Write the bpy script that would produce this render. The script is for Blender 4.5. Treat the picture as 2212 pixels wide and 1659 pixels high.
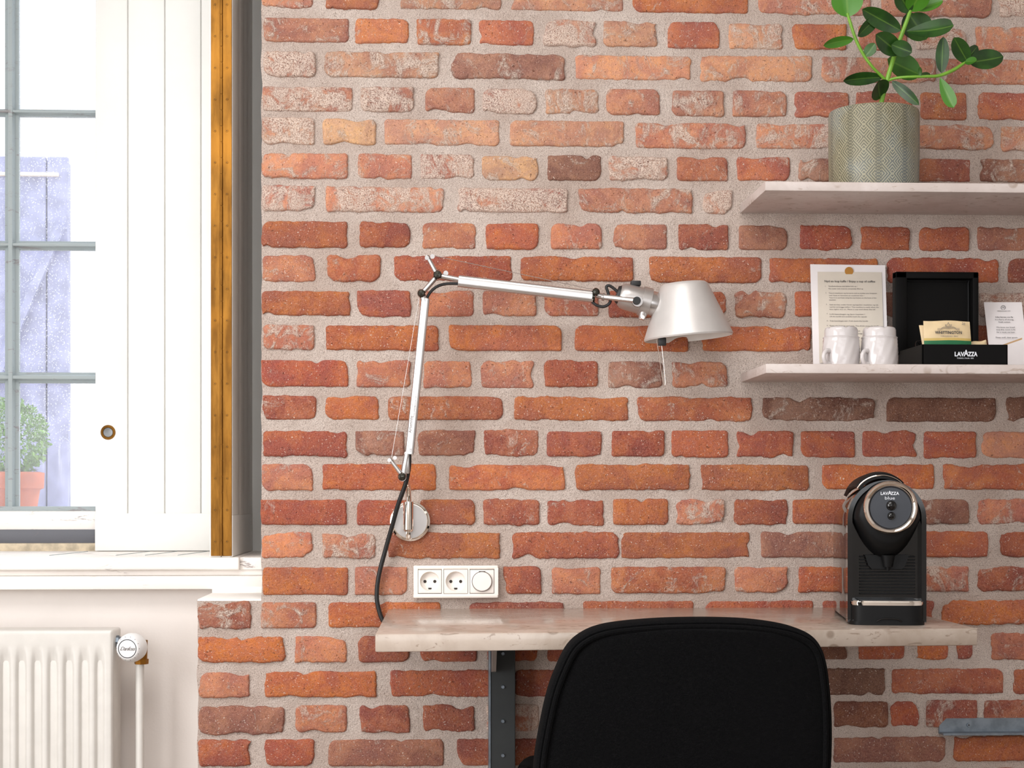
import bpy, bmesh, math, random
from mathutils import Vector, Matrix, noise

# ------------------------------------------------------------------ clear
for o in list(bpy.data.objects):
    bpy.data.objects.remove(o)
scene = bpy.context.scene
COL = scene.collection
PI = math.pi

# ------------------------------------------------------------------ camera
F_PX, D, ZC, HOR, VPX = 3700.0, 3.33, 0.96, 1070.0, 925.0
TH = math.atan((1106.0 - VPX) / F_PX)
cam_d = bpy.data.cameras.new('camera')
cam = bpy.data.objects.new('camera', cam_d)
COL.objects.link(cam)
cam.location = (0, -D, ZC)
cam.rotation_euler = (PI / 2, 0, -TH)
cam_d.sensor_width = 36
cam_d.lens = F_PX / 2212 * 36
cam_d.shift_y = (HOR - 829.5) / 2212
cam_d.clip_start = 0.05
scene.camera = cam

# ------------------------------------------------------------------ world
world = bpy.data.worlds.new('sky')
scene.world = world
world.use_nodes = True
bg = world.node_tree.nodes['Background']
bg.inputs[0].default_value = (0.93, 0.96, 1.0, 1)
bg.inputs[1].default_value = 2.6

# ------------------------------------------------------------------ daylight of the room's other windows
def area(name, loc, rot, sx, sy, power, colr):
    l = bpy.data.lights.new(name, 'AREA')
    l.shape = 'RECTANGLE'; l.size = sx; l.size_y = sy
    l.energy = power; l.color = colr
    o = bpy.data.objects.new(name, l)
    COL.objects.link(o)
    o.location = loc; o.rotation_euler = rot
    return o
area('daylight_side_window', (-2.36, -2.6, 1.32), (0, -PI / 2, 0), 2.2, 1.9, 91, (1.0, 0.992, 0.985))
area('daylight_rear_window', (0.1, -5.12, 1.75), (PI / 2, 0, 0), 3.4, 1.7, 13, (1.0, 0.985, 0.97))
area('skylight', (-0.5, -2.0, 2.86), (0, 0, 0), 2.0, 1.3, 58, (1.0, 0.985, 0.97))

scene.view_settings.view_transform = 'Standard'
scene.view_settings.look = 'None'
scene.view_settings.gamma = 1
scene.view_settings.use_curve_mapping = False
scene.view_settings.exposure = 0.0

# ------------------------------------------------------------------ helpers
def P(px, py, Y):
    """point of the plane y = Y seen at a pixel of the photograph (for measuring)"""
    s, c = math.sin(TH), math.cos(TH)
    a = px - 1106.0
    d = Vector((s * F_PX + c * a, c * F_PX - s * a, -(py - HOR)))
    t = (Y + D) / d.y
    return Vector((d.x * t, Y, ZC + d.z * t))
def SC(px, Y):
    return (P(px + 1, 800, Y) - P(px, 800, Y)).length    # metres per pixel

def lin(c):
    c /= 255.0
    return c / 12.92 if c <= 0.04045 else ((c + 0.055) / 1.055) ** 2.4
def rgb(r, g, b, a=1.0):
    return (lin(r), lin(g), lin(b), a)

class NT:
    def __init__(s, name):
        s.m = bpy.data.materials.new(name); s.m.use_nodes = True
        s.t = s.m.node_tree
        s.b = s.t.nodes['Principled BSDF']
        s.out = s.t.nodes['Material Output']
    def n(s, typ, props=None, **ins):
        nd = s.t.nodes.new(typ)
        for k, v in (props or {}).items(): setattr(nd, k, v)
        for k, v in ins.items():
            key = int(k[1:]) if k[0] == '_' else k.replace('_', ' ')
            s.set(nd.inputs[key], v)
        return nd
    def set(s, sock, v):
        if hasattr(v, 'is_output') or isinstance(v, bpy.types.NodeSocket): s.t.links.new(v, sock)
        else: sock.default_value = v
    def math(s, op, a, b=0.0, c=0.0):
        nd = s.t.nodes.new('ShaderNodeMath'); nd.operation = op
        s.set(nd.inputs[0], a); s.set(nd.inputs[1], b); s.set(nd.inputs[2], c)
        return nd.outputs[0]
    def mix(s, f, a, b, blend='MIX'):
        nd = s.t.nodes.new('ShaderNodeMix'); nd.data_type = 'RGBA'; nd.blend_type = blend
        s.set(nd.inputs[0], f); s.set(nd.inputs[6], a); s.set(nd.inputs[7], b)
        return nd.outputs[2]
    def ramp(s, f, lo, hi):
        nd = s.t.nodes.new('ShaderNodeMapRange'); nd.interpolation_type = 'SMOOTHSTEP'
        s.set(nd.inputs[0], f); nd.inputs[1].default_value = lo; nd.inputs[2].default_value = hi
        return nd.outputs[0]
    def noise(s, vec, scale, detail=4, rough=0.55, dist=0.0):
        return s.n('ShaderNodeTexNoise', None, Vector=vec, Scale=scale, Detail=detail, Roughness=rough, Distortion=dist).outputs[0]
    def bump(s, h, strength, dist, prev=None):
        nd = s.n('ShaderNodeBump', None, Height=h, Strength=strength, Distance=dist)
        if prev is not None: s.t.links.new(prev, nd.inputs['Normal'])
        return nd.outputs[0]
    def fin(s, color=None, rough=None, normal=None, metal=None, spec=None):
        b = s.b
        if color is not None: s.set(b.inputs['Base Color'], color)
        if rough is not None: s.set(b.inputs['Roughness'], rough)
        if normal is not None: s.set(b.inputs['Normal'], normal)
        if metal is not None: s.set(b.inputs['Metallic'], metal)
        if spec is not None: s.set(b.inputs['Specular IOR Level'], spec)
        return s.m
    def pos(s): return s.n('ShaderNodeNewGeometry').outputs['Position']
    def obj(s): return s.n('ShaderNodeTexCoord').outputs['Object']

def simple(name, col, rough=0.5, metal=0.0, var=0.06, scale=30, bump=0.0, bscale=200, spec=0.5):
    t = NT(name)
    p = t.obj()
    n = t.noise(p, scale, 5)
    dark = tuple(c * (1 - var * 2) for c in col[:3]) + (1,)
    lite = tuple(min(1, c * (1 + var)) for c in col[:3]) + (1,)
    c = t.mix(t.ramp(n, 0.3, 0.7), dark, lite)
    nm = t.bump(t.noise(p, bscale, 3), bump, 0.002) if bump else None
    return t.fin(c, rough, nm, metal, spec)

M = {}
def mat_brick():
    t = NT('old_brick')
    oi = t.n('ShaderNodeObjectInfo')
    off = t.math('MULTIPLY', oi.outputs['Random'], 37.0)
    comb = t.n('ShaderNodeCombineXYZ', None, X=off, Y=off, Z=off).outputs[0]
    p = t.n('ShaderNodeVectorMath', {'operation': 'ADD'}, _0=t.pos(), _1=comb).outputs[0]
    base = oi.outputs['Color']
    n1 = t.noise(p, 14, 6, 0.6, 0.6)
    n2 = t.noise(p, 45, 8, 0.68, 0.4)
    hs1 = t.n('ShaderNodeHueSaturation', None, Hue=0.513, Saturation=1.14, Value=1.10, Color=base).outputs[0]
    hs2 = t.n('ShaderNodeHueSaturation', None, Hue=0.492, Saturation=0.90, Value=0.68, Color=base).outputs[0]
    n3 = t.noise(p, 130, 5, 0.7, 0.5)
    c = t.mix(t.ramp(n1, 0.36, 0.64), hs2, hs1)
    c = t.mix(t.math('MULTIPLY', t.ramp(n2, 0.44, 0.56), 0.4), c, base)
    c = t.mix(t.math('MULTIPLY', t.ramp(n3, 0.56, 0.42), 0.42), c, hs2)
    # chalky lime left on the face
    w1 = t.noise(p, 22, 9, 0.72, 1.2)
    sq = t.n('ShaderNodeVectorMath', {'operation': 'MULTIPLY'}, _0=p, _1=(1.0, 1.0, 0.22)).outputs[0]
    w2 = t.noise(sq, 70, 6, 0.75, 0.3)
    wsum = t.math('ADD', t.math('MULTIPLY', w1, 0.75), t.math('MULTIPLY', w2, 0.25))
    thr = t.math('SUBTRACT', 0.665, t.math('MULTIPLY', oi.outputs['Alpha'], 0.27))
    wf = t.math('DIVIDE', t.math('SUBTRACT', wsum, thr), 0.085)
    wf = t.n('ShaderNodeClamp', None, Value=wf).outputs[0]
    grain = t.noise(p, 520, 3, 0.7)
    wf = t.math('MULTIPLY', wf, t.ramp(grain, 0.30, 0.52))
    haze = t.math('MULTIPLY', t.math('MULTIPLY', t.ramp(n1, 0.4, 0.65), oi.outputs['Alpha']), 0.42)
    c = t.mix(haze, c, rgb(222, 190, 172))
    c = t.mix(t.math('MULTIPLY', wf, 0.86), c, rgb(231, 216, 203))
    # specks and pits
    sp = t.noise(p, 330, 2, 0.5)
    c = t.mix(t.math('MULTIPLY', t.ramp(sp, 0.66, 0.72), 0.8), c, rgb(236, 222, 210))
    pit = t.noise(p, 240, 2, 0.5, 0.3)
    pm = t.ramp(pit, 0.335, 0.28)
    c = t.mix(t.math('MULTIPLY', pm, 0.7), c, rgb(88, 42, 30))
    c = t.mix(0.18, c, t.mix(t.ramp(grain, 0.38, 0.62), (0.12, 0.045, 0.025, 1), (0.72, 0.42, 0.29, 1)))
    h = t.math('ADD', t.math('MULTIPLY', n2, 1.1), t.math('ADD', t.math('MULTIPLY', grain, 0.42), t.math('MULTIPLY', n3, 0.55)))
    h = t.math('SUBTRACT', h, t.math('MULTIPLY', pm, 0.35))
    h = t.math('ADD', h, t.math('MULTIPLY', wf, 0.25))
    return t.fin(c, 0.88, t.bump(h, 0.9, 0.0045), 0, 0.25)

def mat_mortar():
    t = NT('sandy_mortar')
    p = t.pos()
    n1 = t.noise(p, 6, 5, 0.6)
    g = t.noise(p, 620, 3, 0.75)
    g2 = t.noise(p, 230, 4, 0.7)
    c = t.mix(t.ramp(n1, 0.3, 0.7), rgb(204, 184, 172), rgb(230, 215, 205))
    c = t.mix(t.math('MULTIPLY', t.ramp(g, 0.52, 0.34), 0.8), c, rgb(138, 116, 104))
    c = t.mix(t.math('MULTIPLY', t.ramp(g2, 0.66, 0.74), 0.6), c, rgb(248, 240, 230))
    c = t.mix(t.math('MULTIPLY', t.ramp(g2, 0.36, 0.28), 0.55), c, rgb(118, 95, 83))
    h = t.math('ADD', t.math('MULTIPLY', g, 0.5), g2)
    return t.fin(c, 0.95, t.bump(h, 1.0, 0.0045), 0, 0.2)

def mat_paint(name, col, peel=0.0, rough=0.45, bump=0.08):
    t = NT(name)
    p = t.pos()
    n = t.noise(p, 5, 5)
    dark = tuple(x * 0.95 for x in col[:3]) + (1,)
    c = t.mix(t.ramp(n, 0.3, 0.7), dark, col)
    if peel:
        sc = t.n('ShaderNodeVectorMath', {'operation': 'MULTIPLY'}, _0=p, _1=(0.28, 1, 1.6)).outputs[0]
        m = t.noise(sc, 42, 9, 0.74, 1.0)
        reg = t.noise(p, 3.2, 2)
        f = t.math('MULTIPLY', t.ramp(m, 0.57, 0.63), t.ramp(reg, 0.40, 0.52))
        c = t.mix(t.math('MULTIPLY', f, peel), c, rgb(128, 112, 112))
    return t.fin(c, rough, t.bump(t.noise(p, 160, 4), bump, 0.001), 0, 0.45)

def mat_marble(name, c1, c2, c3, rough, fossils=True):
    t = NT(name)
    p = t.pos()
    n = t.noise(p, 9, 7, 0.62, 0.5)
    c = t.mix(t.ramp(n, 0.32, 0.68), c1, c2)
    if fossils:
        v = t.n('ShaderNodeTexVoronoi', {'feature': 'F1'}, Vector=p, Scale=26.0, Randomness=1.0).outputs[0]
        rg = t.math('MULTIPLY', t.ramp(v, 0.20, 0.26), t.ramp(v, 0.36, 0.29))
        rg = t.math('MULTIPLY', rg, t.ramp(t.noise(p, 16, 3), 0.46, 0.62))
        c = t.mix(t.math('MULTIPLY', rg, 0.8), c, c3)
        st = t.n('ShaderNodeVectorMath', {'operation': 'MULTIPLY'}, _0=p, _1=(0.5, 1, 1.5)).outputs[0]
        sp = t.noise(st, 60, 5, 0.6, 1.5)
        c = t.mix(t.math('MULTIPLY', t.ramp(sp, 0.60, 0.66), 0.7), c, c3)
    return t.fin(c, rough, t.bump(t.noise(p, 300, 2), 0.02, 0.001), 0, 0.5)

def mat_brass():
    t = NT('aged_brass')
    p = t.pos()
    st = t.n('ShaderNodeVectorMath', {'operation': 'MULTIPLY'}, _0=p, _1=(1, 1, 0.12)).outputs[0]
    n = t.noise(st, 60, 6, 0.65)
    n2 = t.noise(p, 7, 4)
    c = t.mix(t.ramp(n, 0.35, 0.68), rgb(116, 77, 28), rgb(160, 112, 46))
    c = t.mix(t.math('MULTIPLY', t.ramp(n2, 0.45, 0.7), 0.5), c, rgb(196, 134, 50))
    return t.fin(c, t.math('ADD', 0.38, t.math('MULTIPLY', n, 0.2)), None, 0.85, 0.5)

def mat_fabric():
    t = NT('charcoal_fabric')
    p = t.pos()
    w = t.n('ShaderNodeTexWave', {'wave_type': 'BANDS', 'bands_direction': 'DIAGONAL'}, Vector=p, Scale=420.0, Distortion=1.5, Detail=2.0).outputs[0]
    n = t.noise(p, 900, 3, 0.7)
    st = t.n('ShaderNodeVectorMath', {'operation': 'MULTIPLY'}, _0=p, _1=(0.15, 1, 1)).outputs[0]
    m = t.noise(st, 1100, 3)
    c = t.mix(t.ramp(n, 0.35, 0.75), rgb(6, 6, 7), rgb(20, 20, 21))
    c = t.mix(t.math('MULTIPLY', t.ramp(m, 0.55, 0.75), 0.5), c, rgb(30, 29, 30))
    h = t.math('ADD', t.math('MULTIPLY', w, 0.5), n)
    m_ = t.fin(c, 0.95, t.bump(h, 0.6, 0.0012), 0, 0.04)
    t.b.inputs['Sheen Weight'].default_value = 0.01
    return m_

def mat_glass():
    t = NT('old_dusty_pane')
    nodes = t.t.nodes
    p = t.pos()
    tr = t.n('ShaderNodeBsdfTransparent', None, Color=(0.97, 0.98, 1, 1))
    gl = t.n('ShaderNodeBsdfGlossy', None, Color=(1, 1, 1, 1), Roughness=0.03)
    df = t.n('ShaderNodeBsdfTranslucent', None, Color=(0.92, 0.93, 1, 1))
    st = t.n('ShaderNodeVectorMath', {'operation': 'MULTIPLY'}, _0=p, _1=(1, 1, 0.05)).outputs[0]
    streak = t.ramp(t.noise(st, 75, 3), 0.60, 0.74)
    v = t.n('ShaderNodeTexVoronoi', {'feature': 'F1'}, Vector=p, Scale=190.0).outputs[0]
    big = t.noise(p, 2.2, 3)
    drops = t.math('MULTIPLY', t.ramp(v, 0.26, 0.16), t.ramp(big, 0.42, 0.58))
    dirt = t.math('ADD', t.math('MULTIPLY', streak, 0.16), t.math('MULTIPLY', drops, 0.5))
    dirt = t.n('ShaderNodeClamp', None, Value=t.math('ADD', dirt, 0.10)).outputs[0]
    m1 = t.n('ShaderNodeMixShader', None, _0=dirt, _1=tr.outputs[0], _2=df.outputs[0])
    m2 = t.n('ShaderNodeMixShader', None, _0=0.05, _1=m1.outputs[0], _2=gl.outputs[0])
    t.t.links.new(m2.outputs[0], t.out.inputs[0])
    return t.m

def mat_pot():
    t = NT('embossed_glazed_pot')
    uv = t.n('ShaderNodeUVMap').outputs[0]
    s = t.n('ShaderNodeSeparateXYZ', None, Vector=uv)
    u, v = s.outputs[0], s.outputs[1]
    a = t.math('FRACT', t.math('MULTIPLY', u, 10.0))
    ad = t.math('ABSOLUTE', t.math('SUBTRACT', a, 0.5))          # 0 mid panel .. .5 at column
    b = t.math('DIVIDE', v, 0.046)
    bt = t.math('ABSOLUTE', t.math('SUBTRACT', t.math('FRACT', b), 0.5))
    sel = t.math('GREATER_THAN', t.math('MULTIPLY', ad, 1.3), bt)
    l1 = t.math('SINE', t.math('MULTIPLY', t.math('ADD', t.math('MULTIPLY', ad, 1.3), bt), 46.0))
    l2 = t.math('SINE', t.math('MULTIPLY', t.math('SUBTRACT', t.math('MULTIPLY', ad, 1.3), bt), 46.0))
    hat = t.math('ADD', t.math('MULTIPLY', l1, t.math('SUBTRACT', 1.0, sel)), t.math('MULTIPLY', l2, sel))
    hat = t.ramp(hat, -0.3, 0.5)
    colm = t.math('GREATER_THAN', ad, 0.385)
    dot = t.ramp(t.math('MULTIPLY', t.math('SINE', t.math('MULTIPLY', v, 1100.0)), t.math('SINE', t.math('MULTIPLY', t.math('SUBTRACT', ad, 0.385), 55.0))), 0.1, 0.6)
    pat = t.math('ADD', t.math('MULTIPLY', hat, t.math('SUBTRACT', 1.0, colm)), t.math('MULTIPLY', dot, colm))
    p = t.obj()
    n = t.noise(p, 9, 4)
    hi = t.mix(t.ramp(n, 0.35, 0.65), rgb(152, 146, 120), rgb(160, 158, 140))
    lo = t.mix(t.ramp(n, 0.40, 0.60), rgb(98, 95, 78), rgb(104, 110, 108))
    c = t.mix(pat, lo, hi)
    return t.fin(c, 0.42, t.bump(pat, 0.55, 0.0016), 0, 0.45)

def mat_leaf():
    t = NT('rubber_leaf')
    p = t.obj()
    oi = t.n('ShaderNodeObjectInfo')
    n = t.noise(p, 22, 4)
    c = t.mix(t.ramp(n, 0.3, 0.7), rgb(22, 50, 16), rgb(40, 80, 22))
    c = t.mix(t.ramp(oi.outputs['Random'], 0.5, 0.95), c, rgb(66, 122, 26))
    uv = t.n('ShaderNodeUVMap').outputs[0]
    u = t.n('ShaderNodeSeparateXYZ', None, Vector=uv).outputs[0]
    rib = t.ramp(t.math('ABSOLUTE', t.math('SUBTRACT', u, 0.5)), 0.05, 0.015)
    c = t.mix(t.math('MULTIPLY', rib, 0.38), c, rgb(110, 146, 56))
    m_ = t.fin(c, 0.38, None, 0, 0.5)
    return m_

M['brick'] = mat_brick()
M['mortar'] = mat_mortar()
M['plaster'] = mat_paint('niche_plaster', rgb(232, 224, 218), 0.0, 0.85, 0.25)
M['room'] = mat_paint('room_plaster', rgb(206, 202, 198), 0.0, 0.9, 0.2)
M['white'] = mat_paint('white_shutter_paint', rgb(238, 237, 233), 0.0, 0.4, 0.03)
M['sillw'] = mat_paint('peeling_sill_paint', rgb(246, 240, 234), 0.85, 0.5, 0.08)
M['lime'] = mat_paint('lime_wash', rgb(250, 246, 240), 0.12, 0.9, 0.4)
M['greyframe'] = mat_paint('weathered_grey_frame', rgb(158, 168, 170), 0.6, 0.5, 0.15)
M['darkframe'] = mat_paint('dark_grey_frame', rgb(96, 97, 104), 0.3, 0.4, 0.1)
M['timber'] = simple('bare_timber', rgb(205, 190, 165), 0.8, 0, 0.15, 40, 0.3)
M['brass'] = mat_brass()
M['steel_pull'] = simple('dull_grey_metal', rgb(120, 122, 124), 0.4, 0.6)
M['radiator'] = simple('radiator_enamel', rgb(218, 214, 208), 0.35, 0, 0.02)
M['valve'] = simple('white_valve_plastic', rgb(244, 244, 244), 0.35, 0, 0.01)
M['ink'] = simple('printed_ink', rgb(60, 60, 64), 0.7, 0, 0.02)
M['inklight'] = simple('pale_ink', rgb(122, 116, 114), 0.8, 0, 0.02)
M['silverink'] = simple('silver_print', rgb(214, 216, 222), 0.45, 0.0, 0.02)
M['alu'] = simple('polished_aluminium', rgb(202, 198, 196), 0.26, 0.9, 0.02)
M['alum'] = simple('satin_aluminium', rgb(182, 177, 174), 0.36, 0.75, 0.02)
M['shade'] = simple('satin_silver_shade', rgb(204, 200, 197), 0.42, 0.35, 0.02)
M['shadein'] = simple('white_shade_lining', rgb(230, 228, 224), 0.5, 0, 0.02)
M['chrome'] = simple('chrome', rgb(235, 225, 215), 0.06, 1.0, 0.01)
M['knob'] = simple('dark_chrome_knob', rgb(70, 68, 62), 0.18, 0.9, 0.02)
M['blackrub'] = simple('black_rubber', rgb(26, 26, 27), 0.5, 0, 0.05)
M['blackplas'] = simple('matte_black_plastic', rgb(9, 9, 10), 0.5, 0, 0.05, spec=0.22)
M['gloss'] = simple('glossy_black_plastic', rgb(12, 11, 12), 0.05, 0, 0.03, 20, 0, 200, 0.5)
M['panel'] = simple('dark_blue_grey_panel', rgb(44, 47, 54), 0.4, 0, 0.03)
M['socket'] = simple('white_socket_plastic', rgb(240, 232, 224), 0.35, 0, 0.01)
M['hole'] = simple('dark_hole', rgb(40, 32, 28), 0.7, 0, 0.05)
M['desk'] = mat_marble('beige_limestone', rgb(164, 148, 134), rgb(186, 172, 160), rgb(132, 114, 100), 0.19)
M['shelf'] = mat_marble('pale_stone_shelf', rgb(186, 173, 167), rgb(203, 192, 187), rgb(160, 142, 130), 0.45)
M['steel'] = simple('dark_steel', rgb(52, 55, 56), 0.55, 0.2, 0.08, 12)
M['galv'] = simple('galvanised_steel', rgb(132, 142, 152), 0.42, 0.7, 0.12, 50)
M['fabric'] = mat_fabric()
M['pot'] = mat_pot()
M['potin'] = simple('pot_inside', rgb(140, 136, 112), 0.6)
M['soil'] = simple('potting_soil', rgb(60, 44, 34), 0.95, 0, 0.2, 60, 0.8)
M['leaf'] = mat_leaf()
M['stem'] = simple('green_stem', rgb(112, 160, 48), 0.45, 0, 0.1, 30)
M['paper'] = simple('white_card_paper', rgb(236, 230, 230), 0.6, 0, 0.01)
M['beige'] = simple('beige_print_field', rgb(214, 204, 190), 0.6, 0, 0.015)
M['seal'] = simple('gold_seal_paper', rgb(178, 124, 48), 0.5, 0.2, 0.06)
M['china'] = simple('white_china', rgb(202, 196, 195), 0.12, 0, 0.01)
M['box'] = simple('black_card_box', rgb(9, 8, 8), 0.6, 0, 0.05, spec=0.12)
M['kraft'] = simple('kraft_sachet', rgb(214, 190, 150), 0.55, 0, 0.05, 30, 0.1)
M['green'] = simple('green_print', rgb(28, 104, 62), 0.55, 0, 0.04)
M['gold'] = simple('gold_print', rgb(196, 168, 96), 0.55, 0, 0.04)
M['wood'] = simple('light_wood', rgb(214, 176, 130), 0.6, 0, 0.08, 40)
M['floor'] = simple('oak_floor', rgb(128, 112, 98), 0.45, 0, 0.15, 6, 0.1)
M['barn'] = simple('hazed_planks', rgb(158, 160, 192), 0.8, 0, 0.15, 12, 0.4, 60)  # dark timber; the overexposed veil is put into this pale lavender
M['outwhite'] = simple('white_render', rgb(248, 246, 240), 0.9, 0, 0.03)
M['outbeam'] = simple('pale_verge_board', rgb(244, 226, 205), 0.8, 0, 0.05)
M['terracotta'] = simple('terracotta', rgb(206, 118, 84), 0.8, 0, 0.1, 20)
M['bush'] = simple('box_bush', rgb(128, 172, 70), 0.6, 0, 0.25, 30)
M['gravel'] = simple('pale_gravel', rgb(214, 208, 198), 0.95, 0, 0.1, 40, 0.5)

# ---------------- mesh building
class MB:
    def __init__(s): s.v = []; s.f = []; s.mi = []; s.uv = None
    def add(s, vs, fs, mi=0):
        o = len(s.v)
        s.v += [Vector(v) for v in vs]
        for f in fs:
            s.f.append(tuple(i + o for i in f)); s.mi.append(mi)
        return s
    def box(s, x0, x1, y0, y1, z0, z1, mi=0):
        vs = [(x, y, z) for z in (z0, z1) for y in (y0, y1) for x in (x0, x1)]
        return s.add(vs, [(0, 2, 3, 1), (4, 5, 7, 6), (0, 1, 5, 4), (2, 6, 7, 3), (0, 4, 6, 2), (1, 3, 7, 5)], mi)
    def rbox(s, x0, x1, y0, y1, z0, z1, r=0.003, seg=2, mi=0):
        bm = bmesh.new()
        bmesh.ops.create_cube(bm, size=1)
        for v in bm.verts:
            v.co = Vector(((x0 + x1) / 2 + v.co.x * (x1 - x0), (y0 + y1) / 2 + v.co.y * (y1 - y0), (z0 + z1) / 2 + v.co.z * (z1 - z0)))
        bmesh.ops.bevel(bm, geom=list(bm.edges), offset=r, segments=seg, profile=0.5, affect='EDGES')
        bm.verts.index_update()
        s.add([v.co for v in bm.verts], [[v.index for v in f.verts] for f in bm.faces], mi)
        bm.free(); return s
    def cyl(s, a, b, r0, r1=None, n=20, caps=True, mi=0):
        r1 = r0 if r1 is None else r1
        a, b = Vector(a), Vector(b)
        d = (b - a).normalized()
        u = d.orthogonal().normalized(); w = d.cross(u)
        vs = []
        for c, r in ((a, r0), (b, r1)):
            for i in range(n):
                t = 2 * PI * i / n
                vs.append(c + (u * math.cos(t) + w * math.sin(t)) * r)
        fs = [(i, (i + 1) % n, n + (i + 1) % n, n + i) for i in range(n)]
        if caps: fs += [tuple(range(n - 1, -1, -1)), tuple(range(n, 2 * n))]
        return s.add(vs, fs, mi)
    def tube(s, pts, r, n=10, mi=0, closed=False, sub=6):
        pts = [Vector(p) for p in pts]
        rs = r if isinstance(r, (list, tuple)) else [r] * len(pts)
        P_, R_ = [], []
        N = len(pts)
        rng = range(N if closed else N - 1)
        for i in rng:
            p0 = pts[(i - 1) % N] if (closed or i > 0) else pts[0]
            p1, p2 = pts[i], pts[(i + 1) % N]
            p3 = pts[(i + 2) % N] if (closed or i + 2 < N) else pts[-1]
            for k in range(sub):
                t = k / sub
                P_.append(0.5 * ((2 * p1) + (p2 - p0) * t + (2 * p0 - 5 * p1 + 4 * p2 - p3) * t * t + (3 * p1 - p0 - 3 * p2 + p3) * t ** 3))
                R_.append(rs[i] * (1 - t) + rs[(i + 1) % N] * t)
        if not closed: P_.append(pts[-1]); R_.append(rs[-1])
        L = len(P_)
        vs = []
        up = None
        for i in range(L):
            a = P_[(i - 1) % L] if (closed or i > 0) else P_[0]
            b = P_[(i + 1) % L] if (closed or i < L - 1) else P_[-1]
            d = (b - a).normalized()
            if up is None: up = d.orthogonal().normalized()
            up = (up - d * up.dot(d))
            up = up.normalized() if up.length > 1e-6 else d.orthogonal().normalized()
            w = d.cross(up)
            for k in range(n):
                t = 2 * PI * k / n
                vs.append(P_[i] + (up * math.cos(t) + w * math.sin(t)) * R_[i])
        fs = []
        for i in range(L if closed else L - 1):
            j = (i + 1) % L
            for k in range(n):
                fs.append((i * n + k, i * n + (k + 1) % n, j * n + (k + 1) % n, j * n + k))
        if not closed: fs += [tuple(range(n - 1, -1, -1)), tuple(range((L - 1) * n, L * n))]
        return s.add(vs, fs, mi)
    def lathe(s, prof, c, axis=(0, 0, 1), n=48, mi=0):
        c = Vector(c); d = Vector(axis).normalized()
        u = d.orthogonal().normalized(); w = d.cross(u)
        vs, fs = [], []
        for (r, h) in prof:
            for i in range(n):
                t = 2 * PI * i / n
                vs.append(c + d * h + (u * math.cos(t) + w * math.sin(t)) * max(r, 1e-5))
        for j in range(len(prof) - 1):
            for i in range(n):
                fs.append((j * n + i, j * n + (i + 1) % n, (j + 1) * n + (i + 1) % n, (j + 1) * n + i))
        return s.add(vs, fs, mi)
    def prism(s, poly, axis, a, b, mi=0, caps=True):
        """poly in the two other axes (x,z for axis y; x,y for z; y,z for x)"""
        def mk(p, h):
            return {'y': (p[0], h, p[1]), 'z': (p[0], p[1], h), 'x': (h, p[0], p[1])}[axis]
        n = len(poly)
        vs = [mk(p, a) for p in poly] + [mk(p, b) for p in poly]
        fs = [(i, (i + 1) % n, n + (i + 1) % n, n + i) for i in range(n)]
        if caps: fs += [tuple(range(n - 1, -1, -1)), tuple(range(n, 2 * n))]
        return s.add(vs, fs, mi)

LOC = {}
def put(name, mb, mats, parent=None, loc=None, smooth=True, local=False, ang=35, fixn=True, uv=None):
    """one mesh object; vertices are given in world space unless local"""
    base = Vector((0, 0, 0))
    if parent is not None:
        base = Vector((0, 0, 0)) if local else LOC[parent.name]
    elif loc is not None:
        base = Vector(loc)
    me = bpy.data.meshes.new(name)
    me.from_pydata([tuple(v - base) for v in mb.v], [], mb.f)
    mats = mats if isinstance(mats, (list, tuple)) else [mats]
    for m in mats: me.materials.append(m)
    if any(mb.mi):
        for p, i in zip(me.polygons, mb.mi): p.material_index = i
    if fixn:
        bm = bmesh.new(); bm.from_mesh(me)
        bmesh.ops.recalc_face_normals(bm, faces=bm.faces)
        bm.to_mesh(me); bm.free()
    if uv is not None:
        l = me.uv_layers.new(name='UVMap')
        for lp in me.loops: l.data[lp.index].uv = uv[lp.vertex_index]
    if smooth:
        me.polygons.foreach_set('use_smooth', [True] * len(me.polygons))
        me.set_sharp_from_angle(angle=math.radians(ang))
    o = bpy.data.objects.new(name, me)
    COL.objects.link(o)
    if parent is not None:
        o.parent = parent
        LOC[o.name] = LOC[parent.name] if not local else Vector((0, 0, 0))
    else:
        o.location = base
        LOC[o.name] = base
    return o
def tag(o, label, cat, group=None):
    o['label'] = label; o['category'] = cat
    if group: o['group'] = group
    return o
def empty(name, loc, label=None, cat=None, group=None, rotz=0.0):
    o = bpy.data.objects.new(name, None)
    o.empty_display_size = 0.05
    COL.objects.link(o); o.location = loc; o.rotation_euler = (0, 0, rotz)
    LOC[o.name] = Vector(loc)
    if label: tag(o, label, cat, group)
    return o
def struct(o): o['kind'] = 'structure'; return o
def dup(root, loc):
    r = root.copy(); COL.objects.link(r); r.location = loc
    for ch in root.children:
        c = ch.copy(); COL.objects.link(c); c.parent = r
        for g in ch.children:
            d = g.copy(); COL.objects.link(d); d.parent = c
    return r
_rot_front = Matrix.Rotation(PI / 2, 4, 'X')
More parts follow.
